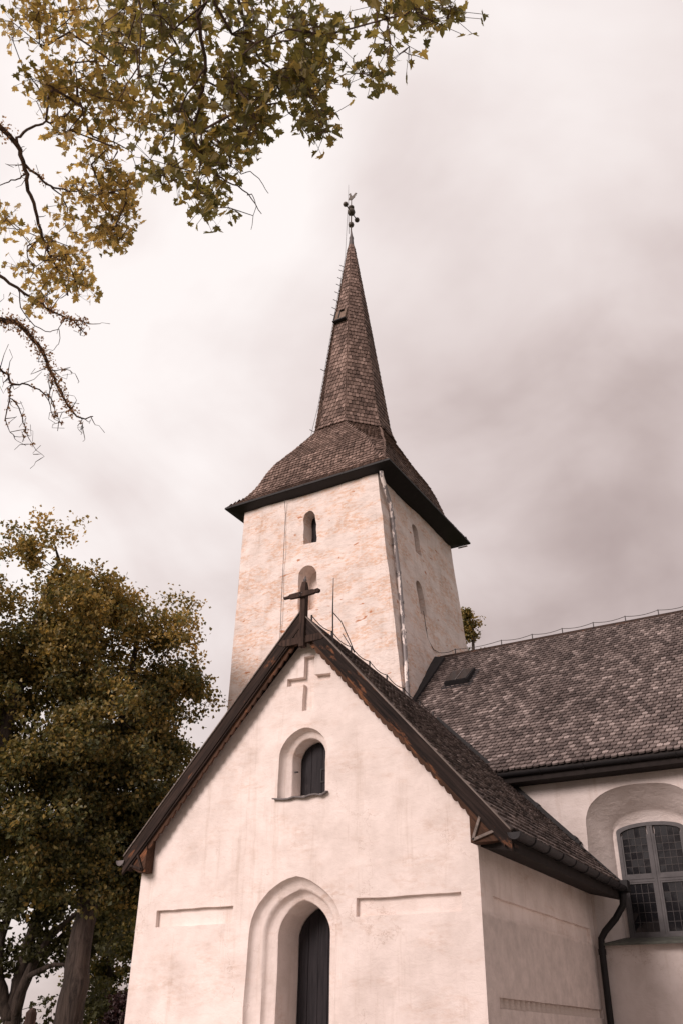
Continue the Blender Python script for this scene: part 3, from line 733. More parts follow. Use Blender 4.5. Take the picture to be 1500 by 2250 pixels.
for sg in (-1, 1):
    x0, x1 = sorted((WC+sg*.05, WC+sg*.56))
    MB().box((x0, yfr-.072, TZ-.055), (x1, yfr-.006, TZ+.055)).build('transom', M['frame_paint'], win)
    MB().box((x0, yfr-.082, TZ-.008), (x1, yfr-.0725, TZ+.008)).build('cover_strip', M['frame_paint'], win)
    for z0, z1, rows in ((1.77, TZ-.055, 5), (TZ+.055, None, 5)):
        xa, xb = x0, x1
        # casement frame
        zt = z1 if z1 else 3.50
        cf = MB(); wv = .03
        cf.box((xa, yfr-.066, z0), (xa+wv, yfr-.01, zt-(0 if z1 else .03))); cf.box((xb-wv, yfr-.066, z0), (xb, yfr-.01, zt-(0 if z1 else .03)))
        cf.box((xa+wv, yfr-.064, z0), (xb-wv, yfr-.012, z0+wv))
        if z1: cf.box((xa+wv, yfr-.064, z1-wv), (xb-wv, yfr-.012, z1))
        cas = cf.build('casement', M['frame_paint'], win)
        xa += wv; xb -= wv; za = z0+wv; zb = (z1-wv) if z1 else 3.42
        cw = (xb-xa)/4; ch = (zb-za)/rows; cm = MB()
        for c in range(1, 4): cm.box((xa+c*cw-.005, yfr-.047, za), (xa+c*cw+.005, yfr-.033, zb if z1 else head(xa+c*cw)-.02))
        for r in range(1, rows+(0 if z1 else 1)): cm.box((xa, yfr-.046, za+r*ch-.005), (xb, yfr-.034, za+r*ch+.005))
        cm.build('lead_cames', M['iron'], win)
        for c in range(4):
            for r in range(rows+(0 if z1 else 1)):
                u0, u1 = xa+c*cw+.003, xa+(c+1)*cw-.003; v0, v1 = za+r*ch+.003, za+(r+1)*ch-.003
                if r == rows: t0, t1 = head(u0)-.004, head(u1)-.004
                else: t0 = t1 = v1
                cxp, czp = (u0+u1)/2, (v0+v1)/2; tx, tz = random.gauss(0, .012), random.gauss(0, .012)
                yy = lambda x, z: yfr-.040+(x-cxp)*tx+(z-czp)*tz
                MB().prism([(u0, yy(u0, v0), v0), (u1, yy(u1, v0), v0), (u1, yy(u1, t1), t1), (u0, yy(u0, t0), t0)], (0, .004, 0)).build('pane', M['glass'], win)
sill = MB().hexa([(WC-.95, YN-.16, 1.545), (WC+.95, YN-.16, 1.545), (WC+.72, yfr, 1.60), (WC-.72, yfr, 1.60), (WC-.95, YN-.16, 1.585), (WC+.95, YN-.16, 1.585), (WC+.72, yfr, 1.73), (WC-.72, yfr, 1.73)]).build('sill', M['green_stone'], win)
sill['label'] = 'sloping green-grey stone window sill'
# roof
EZ, EY, RY, RZ = 4.72, 17.36, 22.65, 9.60
SLN = math.hypot(RY-EY, RZ-EZ); XW, XEE = -10.08, XE+.25
def nr(s, x): return Vector((x, EY+(RY-EY)*s/SLN, EZ+(RZ-EZ)*s/SLN))
rd = MB()
t = Vector((0, 0, .05)); h = Vector((0, 0, .16))
for mir in (0, 1):
    P = [nr(0, XW), nr(0, XEE), nr(SLN, XEE), nr(SLN, XW)]
    if mir: P = [Vector((p.x, 2*RY-p.y, p.z)) for p in P]
    rd.hexa([p-h for p in P]+[p-t*.6 for p in P] if not mir else [p-h for p in P[::-1]]+[p-t*.6 for p in P[::-1]])
nroof = rd.build('nave_roof', M['deck'], church); nroof['label'] = 'long nave roof of grey-brown rounded wooden shingles'
def porch_z(p):
    if p.x > ERx or p.x < ELx: return -9
    f_ = pr_right if p.x > AX else pr_left; e_x = ERx if p.x > AX else ELx
    return f_((p.x-e_x)/(AX-e_x), p.y).z
hatch_c = Vector((-8.9, 21.25, 0))
def near_hatch(p): return abs(p.x+8.88) < .33 and abs(p.y-21.22) < .27
picks = []
def pick(r, p):
    return r < 11 and -7.2 < p.x < -2.75 and len(picks) < 300 and not picks.append(1)
v, f, pk = shingle_rows(lambda s: nr(s, XW), lambda s: nr(s, XEE), SLN-.16, .142, .128, seed=11, skip=lambda p: near_hatch(p) or p.z < porch_z(p)-.12, rowpick=lambda r, p: pick(r, p))
link('shingles', mesh_arrays('shingles', v, f, M['sh_nave']), nroof, (0, 0, 0), 'stuff')
# shingles picked apart one by one near the eave
sh_me = []
for k in range(4):
    rr = random.Random(k); th = .036; rdv = .13+.02*k
    prof = [(-.5, 1), (-.5, rdv), (-.40, rdv*.28), (0, 0), (.40, rdv*.28), (.5, rdv), (.5, 1)]
    top = [(x, y, -.048*y) for x, y in prof]; low = [(x, y, -.048*y-th) for x, y in prof[1:6]]
    sh_me.append(mesh_arrays('shingle', top+low, [(0, 1, 2, 3, 4, 5, 6)]+[(1+j, 7+j, 8+j, 2+j) for j in range(4)]+[(0, 7, 1), (5, 11, 6)], M['sh_nave']))
for mt, k in pk:
    o = bpy.data.objects.new('shingle', sh_me[k]); col.objects.link(o); o.parent = nroof
    m2 = mt.copy(); m2.translation = mt.translation-OFF[nroof]
    o.matrix_basis = m2
# ridge cap, wire, eave gutter, flashing, skylight
MB().prism([(XW, RY-.16, RZ-.11), (XW, RY, RZ+.055), (XW, RY+.16, RZ-.11), (XW, RY+.14, RZ-.14), (XW, RY, RZ+.01), (XW, RY-.14, RZ-.14)], (XEE-XW, 0, 0)).build('ridge_cap', M['tar_post'], nroof)
pts = []; xs = [-10.12, -9.6, -8.2, -7.3, -6.45, -5.6, -4.75, -3.9, -3.05, -2.2, -1.3, -.4, .5, 1.4, 2.3, 3.2, 4.1, 5.0]
for i in range(len(xs)-1):
    for k in range(5):
        t_ = k/5; pts.append((xs[i]+(xs[i+1]-xs[i])*t_, RY, RZ+.175-.05*math.sin(math.pi*t_)))
wire = MB().tube([(-10.16, 21.8, 10.75), (-10.13, 21.95, 9.95), (-10.12, 22.3, 9.75)]+pts, .009, 5).build('ridge_wire', M['cable'], church)
for x in xs[1:]: MB().box((x-.011, RY-.011, RZ+.02), (x+.011, RY+.011, RZ+.19)).build('wire_post', M['iron'], wire)
ng = half_gutter((-6.55, EY-.05, EZ-.06), (XEE, EY-.05, EZ-.06), .075, 16, (0, -1, 0), 'nave_gutter', M['black_metal'], church)
MB().box((-9.9, EY-.02, EZ-.24), (XEE-.02, YN-.004, EZ-.12)).build('eave_soffit', M['deck'], church)
fl = MB(); 
def flash(s, x, hh): p = nr(s, x); nrmv = Vector((0, -(RZ-EZ), (RY-EY))).normalized(); return p+nrmv*hh
s0, s1 = 2.2, SLN-.25
fl.hexa([flash(s0, -10.12, 0), flash(s0, -9.80, 0), flash(s1, -9.84, 0), flash(s1, -10.20, 0), flash(s0, -10.12, .16), flash(s0, -9.80, .10), flash(s1, -9.84, .10), flash(s1, -10.20, .18)])
fl.build('tower_flashing', M['dark_sheet'], nroof)
sk = MB(); 
def skp(x, s, hh): return flash(s, x, hh)
ss = (20.93-EY)/(RY-EY)*SLN; se = (21.53-EY)/(RY-EY)*SLN
sk.hexa([skp(-9.19, ss, 0), skp(-8.56, ss, 0), skp(-8.56, se, 0), skp(-9.19, se, 0), skp(-9.19, ss, .17), skp(-8.56, ss, .17), skp(-8.56, se, .12), skp(-9.19, se, .12)])
sko = sk.build('roof_window', M['dark_sheet'], nroof); sko['label'] = 'small two-pane roof window near the tower'
for i in range(2):
    x0 = -9.165+i*.30; x1 = x0+.28
    MB().hexa([skp(x0, ss+.03, .172), skp(x1, ss+.03, .172), skp(x1, se-.03, .124), skp(x0, se-.03, .124), skp(x0, ss+.03, .182), skp(x1, ss+.03, .182), skp(x1, se-.03, .134), skp(x0, se-.03, .134)]).build('roof_window_pane', M['glass'], nroof)
MB().hexa([skp(-8.884, ss, .172), skp(-8.866, ss, .172), skp(-8.866, se, .122), skp(-8.884, se, .122), skp(-8.884, ss, .192), skp(-8.866, ss, .192), skp(-8.866, se, .142), skp(-8.884, se, .142)]).build('glazing_bar', M['lead'], nroof)
MB().hexa([skp(-9.30, ss-.14, .02), skp(-8.45, ss-.14, .02), skp(-8.45, se+.05, .02), skp(-9.30, se+.05, .02), skp(-9.30, ss-.14, .04), skp(-8.45, ss-.14, .04), skp(-8.45, se+.05, .04), skp(-9.30, se+.05, .04)]).build('flashing_apron', M['dark_sheet'], nroof)

# ---- tower: battered, slightly irregular walls
ZT, ZB = 14.75, GZ
def tcorner(sx, sy, z):
    t = (z-8.0)/(14.7-8.0); t2 = max(t, -0.35)
    xw = -15.42+.02*t; xe = -9.95+(-10.64+9.95)*t2
    ys = 19.87+.06*t; yn = 25.10
    wob = .022*fbm((z*.9, sx*3.1, sy*2.3), 1.0, 3)
    return (xw-wob if sx < 0 else xe+wob, ys+wob*.6 if sy < 0 else yn)
def tmap(face):
    def f(u, v, d):     # u 0..1 along the face
        if face == 'S': a, b = tcorner(-1, -1, v), tcorner(1, -1, v); n = (0, 1)
        if face == 'E': a, b = tcorner(1, -1, v), tcorner(1, 1, v); n = (-1, 0)
        if face == 'N': a, b = tcorner(1, 1, v), tcorner(-1, 1, v); n = (0, -1)
        if face == 'W': a, b = tcorner(-1, 1, v), tcorner(-1, -1, v); n = (1, 0)
        k = u/5.0
        return (a[0]+(b[0]-a[0])*k+n[0]*d, a[1]+(b[1]-a[1])*k+n[1]*d, v)
    return f
def wob_loop(lp, w, sd): return [(x+w*fbm((x+sd, z, 2.2), 2.0), z+w*fbm((x, z+sd, 6.6), 2.0)) for x, z in lp]
def ux(x, z):   # face coordinate on the south wall
    a, b = tcorner(-1, -1, z), tcorner(1, -1, z); return (x-a[0])/(b[0]-a[0])*5
def uy(y, z):
    a, b = tcorner(1, -1, z), tcorner(1, 1, z); return (y-a[1])/(b[1]-a[1])*5
sw1 = wob_loop(arch(ux(-12.92, 13.3), .22, 12.80, 13.62, 13.92, 6, .1), .05, 1)
sw2 = wob_loop(arch(ux(-12.91, 11.4), .315, 10.60, 11.70, 12.06, 6, .05), .03, 2)
ew1 = wob_loop(arch(uy(22.22, 13.3), .19, 12.85, 13.75, 13.90, 5, .1), .04, 3)
ew2 = wob_loop(arch(uy(21.95, 11.2), .20, 10.68, 11.60, 11.80, 5, .1), .05, 4)
parts = []
for face, hs in (('S', [sw1, sw2]), ('E', [ew1, ew2]), ('N', []), ('W', [])):
    parts.append(panel([(0, ZB), (5, ZB), (5, ZT), (0, ZT)], hs, tmap(face), .24 if face in 'SE' else .8, .05, .75, {'S': 1.1, 'E': 6.3, 'N': 2, 'W': 9}[face], .3))
    for h_ in hs:
        cxh = sum(p[0] for p in h_)/len(h_)
        inner = [((p[0]-cxh)*.82+cxh, p[1]+.03) for p in h_]
        parts.append(steps([(h_, 0), (lerp_loop(h_, inner, .15), .05), (inner, .55)], tmap(face)))
V, F = join_parts(parts)
tw = link('tower_wall', mesh_arrays('tower_wall', V, F, M['plaster_tower'], 60), church); tw['label'] = 'white tower walls with peach patches of peeling limewash'
for nm, fc, lp in (('tower_window', 'S', sw1), ('tower_window', 'E', ew1), ('tower_window', 'E', ew2)):
    f_ = tmap(fc); cxh = sum(p[0] for p in lp)/len(lp)
    o = link(nm, mesh_arrays(nm, [f_((p[0]-cxh)*.84+cxh, p[1]+.03, .42) for p in lp], [tuple(range(len(lp)))], M['door_wood']), church)
    o['label'] = 'dark boarded slit opening in the tower'

# ---- tower roof
TCX, TCY = -12.99, 22.53
SK_Z = [14.70, 14.85, 15.10, 15.46, 16.06, 16.42, 16.70, 17.04, 17.50, 17.87]
SK_B = [2.90, 2.74, 2.53, 2.39, 2.24, 2.11, 1.95, 1.77, 1.56, 1.36]
SK_K = [1.0, 1.0, .975, .91, .83, .78, .73, .63, .48, .365]
arc = [0.0]
for i in range(1, len(SK_Z)): arc.append(arc[-1]+math.hypot(SK_Z[i]-SK_Z[i-1], SK_B[i]-SK_B[i-1]))
def sk_at(s): return np.interp(s, arc, SK_Z), np.interp(s, arc, SK_B), np.interp(s, arc, SK_K)
def axis_x(z): return TCX-.0125*max(0, z-17.87)
SP_Z0, SP_Z1 = 17.84, 27.55
SPZ, SPB = [17.84, 18.1, 18.47, 20.68, 23.11, 25.78, 27.55], [1.43, 1.32, 1.245, .98, .68, .34, .115]
SPL = math.hypot(SP_Z1-SP_Z0, 1.41)
def sp_at(s):
    t = s/SPL; z = SP_Z0+(SP_Z1-SP_Z0)*t
    b = np.interp(z, SPZ, SPB); return z, b, .365
def oct_pt(k, z, b, kk):   # k = 0..7, vertex between faces; vertex 0 = S face west end
    a = b*kk; P = [(-a, -b), (a, -b), (b, -a), (b, a), (a, b), (-a, b), (-b, a), (-b, -a)][k % 8]
    return Vector((axis_x(z)+P[0], TCY+P[1], z))
tv, tf = [], []
def add_face(k, fn, smax, expo, width, seed):
    v, f, _ = shingle_rows(lambda s: oct_pt(k, *fn(s)), lambda s: oct_pt(k+1, *fn(s)), smax, expo, width, thick=.032, seed=seed, lift=.010, jit=1.2)
    b = len(tv); tv.extend(v); tf.extend(tuple(b+i for i in g) for g in f)
for k in range(8):
    add_face(k, sk_at, arc[-1]-.02, .125, .125, 30+k)
    add_face(k, sp_at, SPL-.03, .185, .128, 50+k)
dk = MB(); rings = []
lv = [(z, b-.02, kk) for z, b, kk in zip(SK_Z, SK_B, SK_K)]+[(sp_at(SPL*t/6)[0], sp_at(SPL*t/6)[1]-.015, .365) for t in range(1, 7)]
vs = [oct_pt(k, *l) for l in lv for k in range(8)]; fs = []
for i in range(len(lv)-1):
    for k in range(8): fs.append((i*8+k, i*8+(k+1) % 8, (i+1)*8+(k+1) % 8, (i+1)*8+k))
troof = dk.add(vs, fs).build('tower_roof', M['deck'], church); troof['label'] = 'bell-shaped tower roof rising into an eight-sided shingled spire'
link('shingles', mesh_arrays('shingles', tv, tf, M['sh_tower']), troof, (0, 0, 0), 'stuff')
# black eaves box
ev = []; ef = []
for b, z in ((2.93, 14.72), (2.95, 14.70), (2.95, 14.645), (2.91, 14.62), (2.2, 14.44), (2.2, 14.72)):
    ev += [(TCX-b, TCY-b, z), (TCX+b, TCY-b, z), (TCX+b, TCY+b, z), (TCX-b, TCY+b, z)]
for i in range(6):
    for k in range(4): ef.append((i*4+k, ((i+1) % 6)*4+k, ((i+1) % 6)*4+(k+1) % 4, i*4+(k+1) % 4))
MB().add(ev, ef).build('eave_fascia', M['black_metal'], troof)
for i in range(9):   # joints of the sheet metal
    x = TCX-2.7+i*.68
    MB().box((x, TCY-2.962, 14.64), (x+.018, TCY-2.94, 14.70)).build('fascia_seam', M['dark_sheet'], troof)
MB().box((TCX+2.55, TCY+2.80, 14.52), (TCX+2.88, TCY+2.85, 14.545)).build('bare_wood_edge', M['pipe_paint'], troof)
# lead cap, rod, balls, rooster
tipx = axis_x(27.5)
cap = MB().tube([(tipx, TCY, 27.45), (tipx, TCY, 28.02), (tipx, TCY, 28.06), (tipx, TCY, 28.20), (tipx-.01, TCY, 28.5)], [.135, .085, .10, .06, .025], 8).build('lead_cap', M['lead'], troof)
vx = tipx-.02
vane = MB().tube([(vx, TCY, 28.4), (vx, TCY, 30.35)], [.03, .018], 8).build('weathervane', M['gilt'], church); vane['label'] = 'rooster weathervane with copper balls on the spire tip'
MB().ball((vx, TCY, 28.86), .125).build('ball', M['gilt'], vane)
MB().ball((vx, TCY, 29.60), .165).build('ball', M['gilt'], vane)
MB().tube([(vx, TCY, 29.78), (vx, TCY, 29.84), (vx, TCY, 29.90), (vx, TCY, 29.95)], [.06, .12, .12, .05], 12).build('collar', M['gilt'], vane)
MB().tube([(vx, TCY-.42, 29.60), (vx, TCY+.42, 29.60)], .022, 6).build('cross_bar', M['gilt'], vane)
for s_ in (-1, 1): MB().ball((vx, TCY+.47*s_, 29.60), .11).build('ball', M['gilt'], vane)
rp = [(-.20, .02), (-.13, .13), (-.10, .30), (-.13, .36), (-.17, .35), (-.12, .42), (-.05, .43), (-.03, .36), (.0, .22), (.08, .16), (.16, .24), (.24, .30), (.33, .22), (.26, .20), (.30, .10), (.22, .14), (.20, .02), (.10, -.04), (.03, -.10), (-.06, -.06)]
MB().prism([(vx+x*.8, TCY-.012, 30.40+z*.85) for x, z in rp], (0, .024, 0)).build('rooster', M['gilt'], vane)
MB().tube([(vx-.10, TCY, 28.4), (vx-.14, TCY, 30.2), (vx-.15, TCY, 31.35)], [.012, .010, .005], 5).build('lightning_rod', M['iron'], vane)
cable = [(vx-.14, TCY-.05, 29.9)]+[Vector(oct_pt(7, *sp_at(SPL*(1-t))))+Vector((-.045, -.03, 0)) for t in (.05, .2, .4, .6, .8, 1.0)]
MB().tube(cable, .008, 5).build('lightning_cable', M['cable'], troof)
# climbing irons on the south-west arris
for z in (26.5, 26.25, 25.85, 25.5, 25.1, 24.7, 24.3, 23.95, 21.3, 18.6):
    zz, b, kk = z, float(np.interp(z, SPZ, SPB)), .365
    p = oct_pt(7, zz, b, kk); d_ = Vector((-.80, -.33, .62)).normalized()
    MB().tube([p-d_*.03, p+d_*.24], .014, 5).build('climbing_iron', M['iron'], troof)
# hatch on the south face of the spire
def sface(z, x, dn): b = float(np.interp(z, SPZ, SPB)); return Vector((x, TCY-b-dn, z))
hx0, hx1, hz0, hz1 = -13.35, -12.86, 23.08, 23.62
ht = MB().hexa([sface(hz0, hx0, 0), sface(hz0, hx1, 0), sface(hz1, hx1, 0), sface(hz1, hx0, 0), sface(hz0, hx0, .17), sface(hz0, hx1, .17), sface(hz1, hx1, .10), sface(hz1, hx0, .10)]).build('spire_hatch', M['hatch_wood'], troof)
for a_, b2 in (((hx0, hz0+.05), (hx0+.05, hz1)), ((hx0+.20, hz0+.08), (hx0+.24, hz1-.05)), ((hx0+.24, hz1-.09), (hx1-.08, hz1-.05))):
    MB().hexa([sface(a_[1], a_[0], .10), sface(a_[1], b2[0], .10), sface(b2[1], b2[0], .07), sface(b2[1], a_[0], .07), sface(a_[1], a_[0], .185), sface(a_[1], b2[0], .185), sface(b2[1], b2[0], .13), sface(b2[1], a_[0], .13)]).build('hatch_batten', M['dark_sheet'], troof)
MB().hexa([sface(hz0-.05, hx0-.02, .0), sface(hz0-.05, hx1+.02, .0), sface(hz0, hx1+.02, .0), sface(hz0, hx0-.02, .0), sface(hz0-.05, hx0-.02, .20), sface(hz0-.05, hx1+.02, .20), sface(hz0, hx1+.02, .20), sface(hz0, hx0-.02, .20)]).build('hatch_sill', M['dark_sheet'], troof)
# downpipe of the tower, peeling paint
def east_pt(dy, z, out): c = tcorner(1, -1, z); return Vector((c[0]+out, c[1]+dy, z))
tdp = MB().tube([Vector((-10.46, 19.86, 14.52)), Vector((-10.45, 19.88, 14.36)), east_pt(.30, 13.95, .10), east_pt(.50, 13.62, .09), east_pt(.48, 12.5, .09), east_pt(.43, 11, .09), east_pt(.28, 9, .09), east_pt(.12, 7.6, .09), east_pt(.05, 6.9, .09)], .062, 10).build('tower_downpipe', M['pipe_paint'], church, True)
tdp['label'] = 'tower downpipe with flaking white paint over grey metal'
for z in (13.2, 12.3, 11.35, 10.4, 9.5, 8.6, 7.9):
    dy = float(np.interp(z, [7.6, 9, 11, 12.5, 13.62], [.12, .28, .43, .48, .50])); p = east_pt(dy, z, .09)
    MB().tube([p+Vector((0, 0, -.03)), p+Vector((0, 0, .03))], .074, 10).box((p.x-.12, p.y-.012, p.z-.01), (p.x-.05, p.y+.012, p.z+.01)).build('pipe_clip', M['pipe_paint'], tdp)
MB().tube([(ux(0, 0)*0-13.80, 19.80, 14.5)]+[(-13.79+.013*(14.5-z)+.02*fbm((z, 0, 0), .7), tcorner(-1, -1, z)[1]-.05, z) for z in (14, 13, 12, 11, 10, 9, 8)], .008, 5).build('lightning_cable', M['cable'], church)

# ================================================================== TREES
def pixdir(u, v):
    return (_r2*((u-750)/FPX)-_u2*((v-1125)/FPX)+_fw)
def at_h(u, v, h):      # the point a horizontal distance h from the eye in that direction
    d = pixdir(u, v); return d*(h/math.hypot(d.x, d.y))
def at_d(u, v, dist):
    return pixdir(u, v).normalized()*dist

LEAF_Q = np.array([(0, 0), (.42, .45), (0, 1.0), (-.42, .45)])
_R = [(0, 0), (.30, -.10), (.27, .10), (.58, .24), (.40, .36), (.50, .60), (.22, .52), (.20, .74), (0, 1.0)]
LEAF_M_R = np.array(_R); LEAF_M_L = np.array([(-x, y) for x, y in _R])
def leaf_frames(n, droop, rg):
    t = rg.normal(size=(n, 3)); t[:, 2] -= droop; t /= np.linalg.norm(t, axis=1)[:, None]
    r = rg.normal(size=(n, 3)); r[:, 2] += 0.9
    nn_ = r-(r*t).sum(1)[:, None]*t; nn_ /= np.linalg.norm(nn_, axis=1)[:, None]
    return t, nn_, np.cross(nn_, t)
def quad_leaves(c, size, rg, droop=.35):
    n = len(c); t, nr_, s = leaf_frames(n, droop, rg); sz = (size*rg.uniform(.65, 1.25, n))[:, None]
    V = np.empty((n, 4, 3))
    for i, (x, y) in enumerate(LEAF_Q): V[:, i] = c+sz*(t*y+s*x+nr_*(abs(x)*.35-.12*y*y))
    F = np.arange(n*4).reshape(n, 4)
    return V.reshape(-1, 3), F
def maple_leaves(c, size, rg, droop=.8):
    n = len(c); t, nr_, s = leaf_frames(n, droop, rg); sz = (size*rg.uniform(.7, 1.2, n))[:, None]
    k = len(_R); V = np.empty((n, 2*k, 3)); curl = rg.uniform(-.08, .62, n)[:, None]
    for h, A in enumerate((LEAF_M_R, LEAF_M_L)):
        for i, (x, y) in enumerate(A): V[:, h*k+i] = c+sz*(t*(y-.45)+s*x+nr_*(abs(x)*curl*1.2-curl*.7*y*y))
    F = []
    return V, k
def tube_mesh(chains, rad, nside=6):
    """chains: list of lists of node ids; rad: radius per node; nodes global array"""
    pass
class Tree:
    def __init__(s, seed): s.P = []; s.par = []; s.fix = {}; s.rg = random.Random(seed); s.nrg = np.random.default_rng(seed); s.tips = []
    def chain(s, pts, r0=None, r1=None, parent=-1):
        """explicit limb through pts (world); returns node ids"""
        ids = []; n = len(pts)
        for i, p in enumerate(pts):
            s.P.append(Vector(p)); s.par.append(parent); parent = len(s.P)-1; ids.append(parent)
            if r0 is not None: s.fix[parent] = r0+(r1-r0)*i/max(1, n-1)
        return ids
    def smooth(s, pts, sub=3, wob=.03):
        out = []; P = [Vector(p) for p in pts]
        for i in range(len(P)-1):
            a = P[max(i-1, 0)]; b = P[i]; c = P[i+1]; d = P[min(i+2, len(P)-1)]
            for k in range(sub):
                t = k/sub
                q = .5*((2*b)+(c-a)*t+(2*a-5*b+4*c-d)*t*t+(3*b-a-3*c+d)*t**3)
                out.append(q+Vector([s.rg.gauss(0, wob) for _ in range(3)])*(1 if k else 0))
        out.append(P[-1]); return out
    def attach(s, tip, seg=.45, low=.6, wob=.06, exclude=0):
        A = np.array(s.P); d = np.linalg.norm(A-np.array(tip), axis=1)
        up = A[:, 2]-(tip.z-.15)
        cost = d+low*np.maximum(0, up)*2
        i = int(np.argmin(cost)); a = s.P[i]; n = max(1, int(d[i]/seg)); pr = i
        for k in range(1, n+1):
            t = k/n; q = a.lerp(tip, t)+Vector((0, 0, .10*d[i]*math.sin(math.pi*t)*s.rg.uniform(-.3, 1)))
            if k < n: q += Vector([s.rg.gauss(0, wob*min(1, d[i])) for _ in range(3)])
            s.P.append(q); s.par.append(pr); pr = len(s.P)-1
        s.tips.append(pr); return pr
    def radii(s, tip_r=.006, ex=2.4):
        n = len(s.P); acc = [0.0]*n
        for i in range(n-1, -1, -1):
            r = max(tip_r, acc[i]**(1/ex)) if acc[i] > 0 else tip_r
            if i in s.fix: r = s.fix[i]
            s.R = getattr(s, 'R', {}); s.R[i] = r
            if s.par[i] >= 0: acc[s.par[i]] += r**ex
        return s.R
    def wood_mesh(s, name, mat, nside=6):
        ch = {}; R = s.R
        for i, p in enumerate(s.par): ch.setdefault(p, []).append(i)
        mb = MB(); stack = [(r, None) for r in ch.get(-1, [])]
        while stack:
            i, frm = stack.pop(); pts = []; rs = []
            if frm is not None: pts.append(s.P[frm]); rs.append(min(R[frm], R[i]*1.25))
            j = i
            while True:
                pts.append(s.P[j]); rs.append(R[j]); c = ch.get(j, [])
                if not c: break
                c = sorted(c, key=lambda q: -R[q])
                for q in c[1:]: stack.append((q, j))
                j = c[0]
            if len(pts) > 1: mb.tube(pts, rs, nside if max(rs) > .03 else 4)
        return mesh_arrays(name, mb.v, mb.f, mat, True)

def blob_points(blobs, n, rg, shell=.55):
    """random points in a union of spheres, biased outwards"""
    vol = np.array([b[1]**2.3 for b in blobs]); vol /= vol.sum(); out = []
    for _ in range(n):
        c, r = blobs[rg.choice(len(blobs), p=vol)]
        d = rg.normal(size=3); d /= np.linalg.norm(d); rad = r*(shell+(1-shell)*rg.random()**.6) if rg.random() < .75 else r*rg.random()**.5
        out.append(Vector(c)+Vector(d*rad*np.array([1, 1, .9])))
    return out
def bough_points(blobs, n, rg, per=7, sd=.42):
    """tips gathered into boughs, so the crown reads as lit lumps with gaps between"""
    cs = blob_points(blobs, max(3, n//per), rg, .62); out = []
    for c in cs:
        k = rg.integers(per-3, per+4)
        for _ in range(k): out.append(c+Vector(rg.normal(size=3)*sd*np.array([1, 1, .62])))
    return out
def big_tree(name, label, cat, trunk, r0, r1, blobs, ntips, nleaf, leaf, clump, mat, seed, group=None, tint_lo=.0, tint_hi=1.0, barkm=None, zmin=None, extra=()):
    T = Tree(seed); base = Vector(trunk[0])
    root = empty(name, base, label, cat, group)
    ids = T.chain(T.smooth(trunk, 4, .03), r0, r1)
    for lim, q0, q1 in extra:
        A = np.array(T.P); i = int(np.argmin(np.linalg.norm(A-np.array(lim[0]), axis=1)))
        T.chain(T.smooth(lim, 4, .03)[1:], q0, q1, i)
    rg = T.nrg; tips = bough_points(blobs, ntips, rg, 7, clump*.95)
    if zmin is not None: tips = [t for t in tips if t.z > zmin]
    ax = Vector(trunk[-1])
    tips.sort(key=lambda p: (p-ax).length)
    for p in tips: T.attach(p)
    T.radii(.007); 
    link('trunk', T.wood_mesh('trunk', barkm or M['bark'], 8), root)
    C = []; tint = []
    zs = [p.z for p in tips]; z0, z1 = min(zs), max(zs)
    for p in tips:
        k = int(nleaf*rg.uniform(.6, 1.4)); sp = clump*rg.uniform(.7, 1.3)
        # a clump is made of a few sprays so that light gets between
        for _ in range(4):
            o = np.array(p)+rg.normal(size=3)*sp*.38
            C.append(o+rg.normal(size=(k//4, 3))*sp*np.array([.36, .36, .22])); 
            tv_ = np.clip(rg.normal(.12+.56*((p.z-z0)/(z1-z0+.01))**1.5, .18), 0, 1); tint.append(np.full(k//4, tint_lo+(tint_hi-tint_lo)*tv_))  # upper leaves golder: sunlight on the tops put into colour, over autumn tint
    C = np.concatenate(C); tint = np.concatenate(tint)
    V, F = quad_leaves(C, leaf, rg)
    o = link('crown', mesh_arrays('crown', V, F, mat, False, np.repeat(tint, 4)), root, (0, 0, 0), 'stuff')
    return root
def blobs_px(L_, h, k=None):
    out = []
    for u, v, r in L_:
        c = at_h(u, v, h); out.append((c+Vector((random.uniform(-.5, .5), random.uniform(-.5, .5), 0)), r/FPX*c.length))
    return out
def gpt(u, h): 
    p = at_h(u, 2250, h); return Vector((p.x, p.y, GZ))
# the two big trees left of the porch
H1 = 24.0
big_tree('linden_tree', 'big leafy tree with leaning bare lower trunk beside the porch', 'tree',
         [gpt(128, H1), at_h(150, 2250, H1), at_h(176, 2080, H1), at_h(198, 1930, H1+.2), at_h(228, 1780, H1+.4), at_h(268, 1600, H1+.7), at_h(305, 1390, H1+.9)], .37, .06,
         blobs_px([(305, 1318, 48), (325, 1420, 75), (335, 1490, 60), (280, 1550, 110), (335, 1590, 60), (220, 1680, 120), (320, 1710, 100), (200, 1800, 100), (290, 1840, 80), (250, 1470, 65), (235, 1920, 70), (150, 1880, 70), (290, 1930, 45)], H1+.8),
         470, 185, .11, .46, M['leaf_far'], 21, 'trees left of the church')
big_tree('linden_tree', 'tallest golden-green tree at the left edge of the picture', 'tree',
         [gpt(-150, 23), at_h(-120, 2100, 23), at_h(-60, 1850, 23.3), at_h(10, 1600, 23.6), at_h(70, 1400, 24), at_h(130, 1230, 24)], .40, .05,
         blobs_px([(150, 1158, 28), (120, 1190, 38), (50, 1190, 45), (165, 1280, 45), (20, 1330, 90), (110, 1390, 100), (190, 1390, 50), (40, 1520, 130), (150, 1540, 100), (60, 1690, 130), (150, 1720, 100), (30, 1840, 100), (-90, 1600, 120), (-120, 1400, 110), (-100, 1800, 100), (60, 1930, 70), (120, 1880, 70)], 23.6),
         520, 185, .11, .46, M['leaf_far'], 22, 'trees left of the church', .1, 1.0)
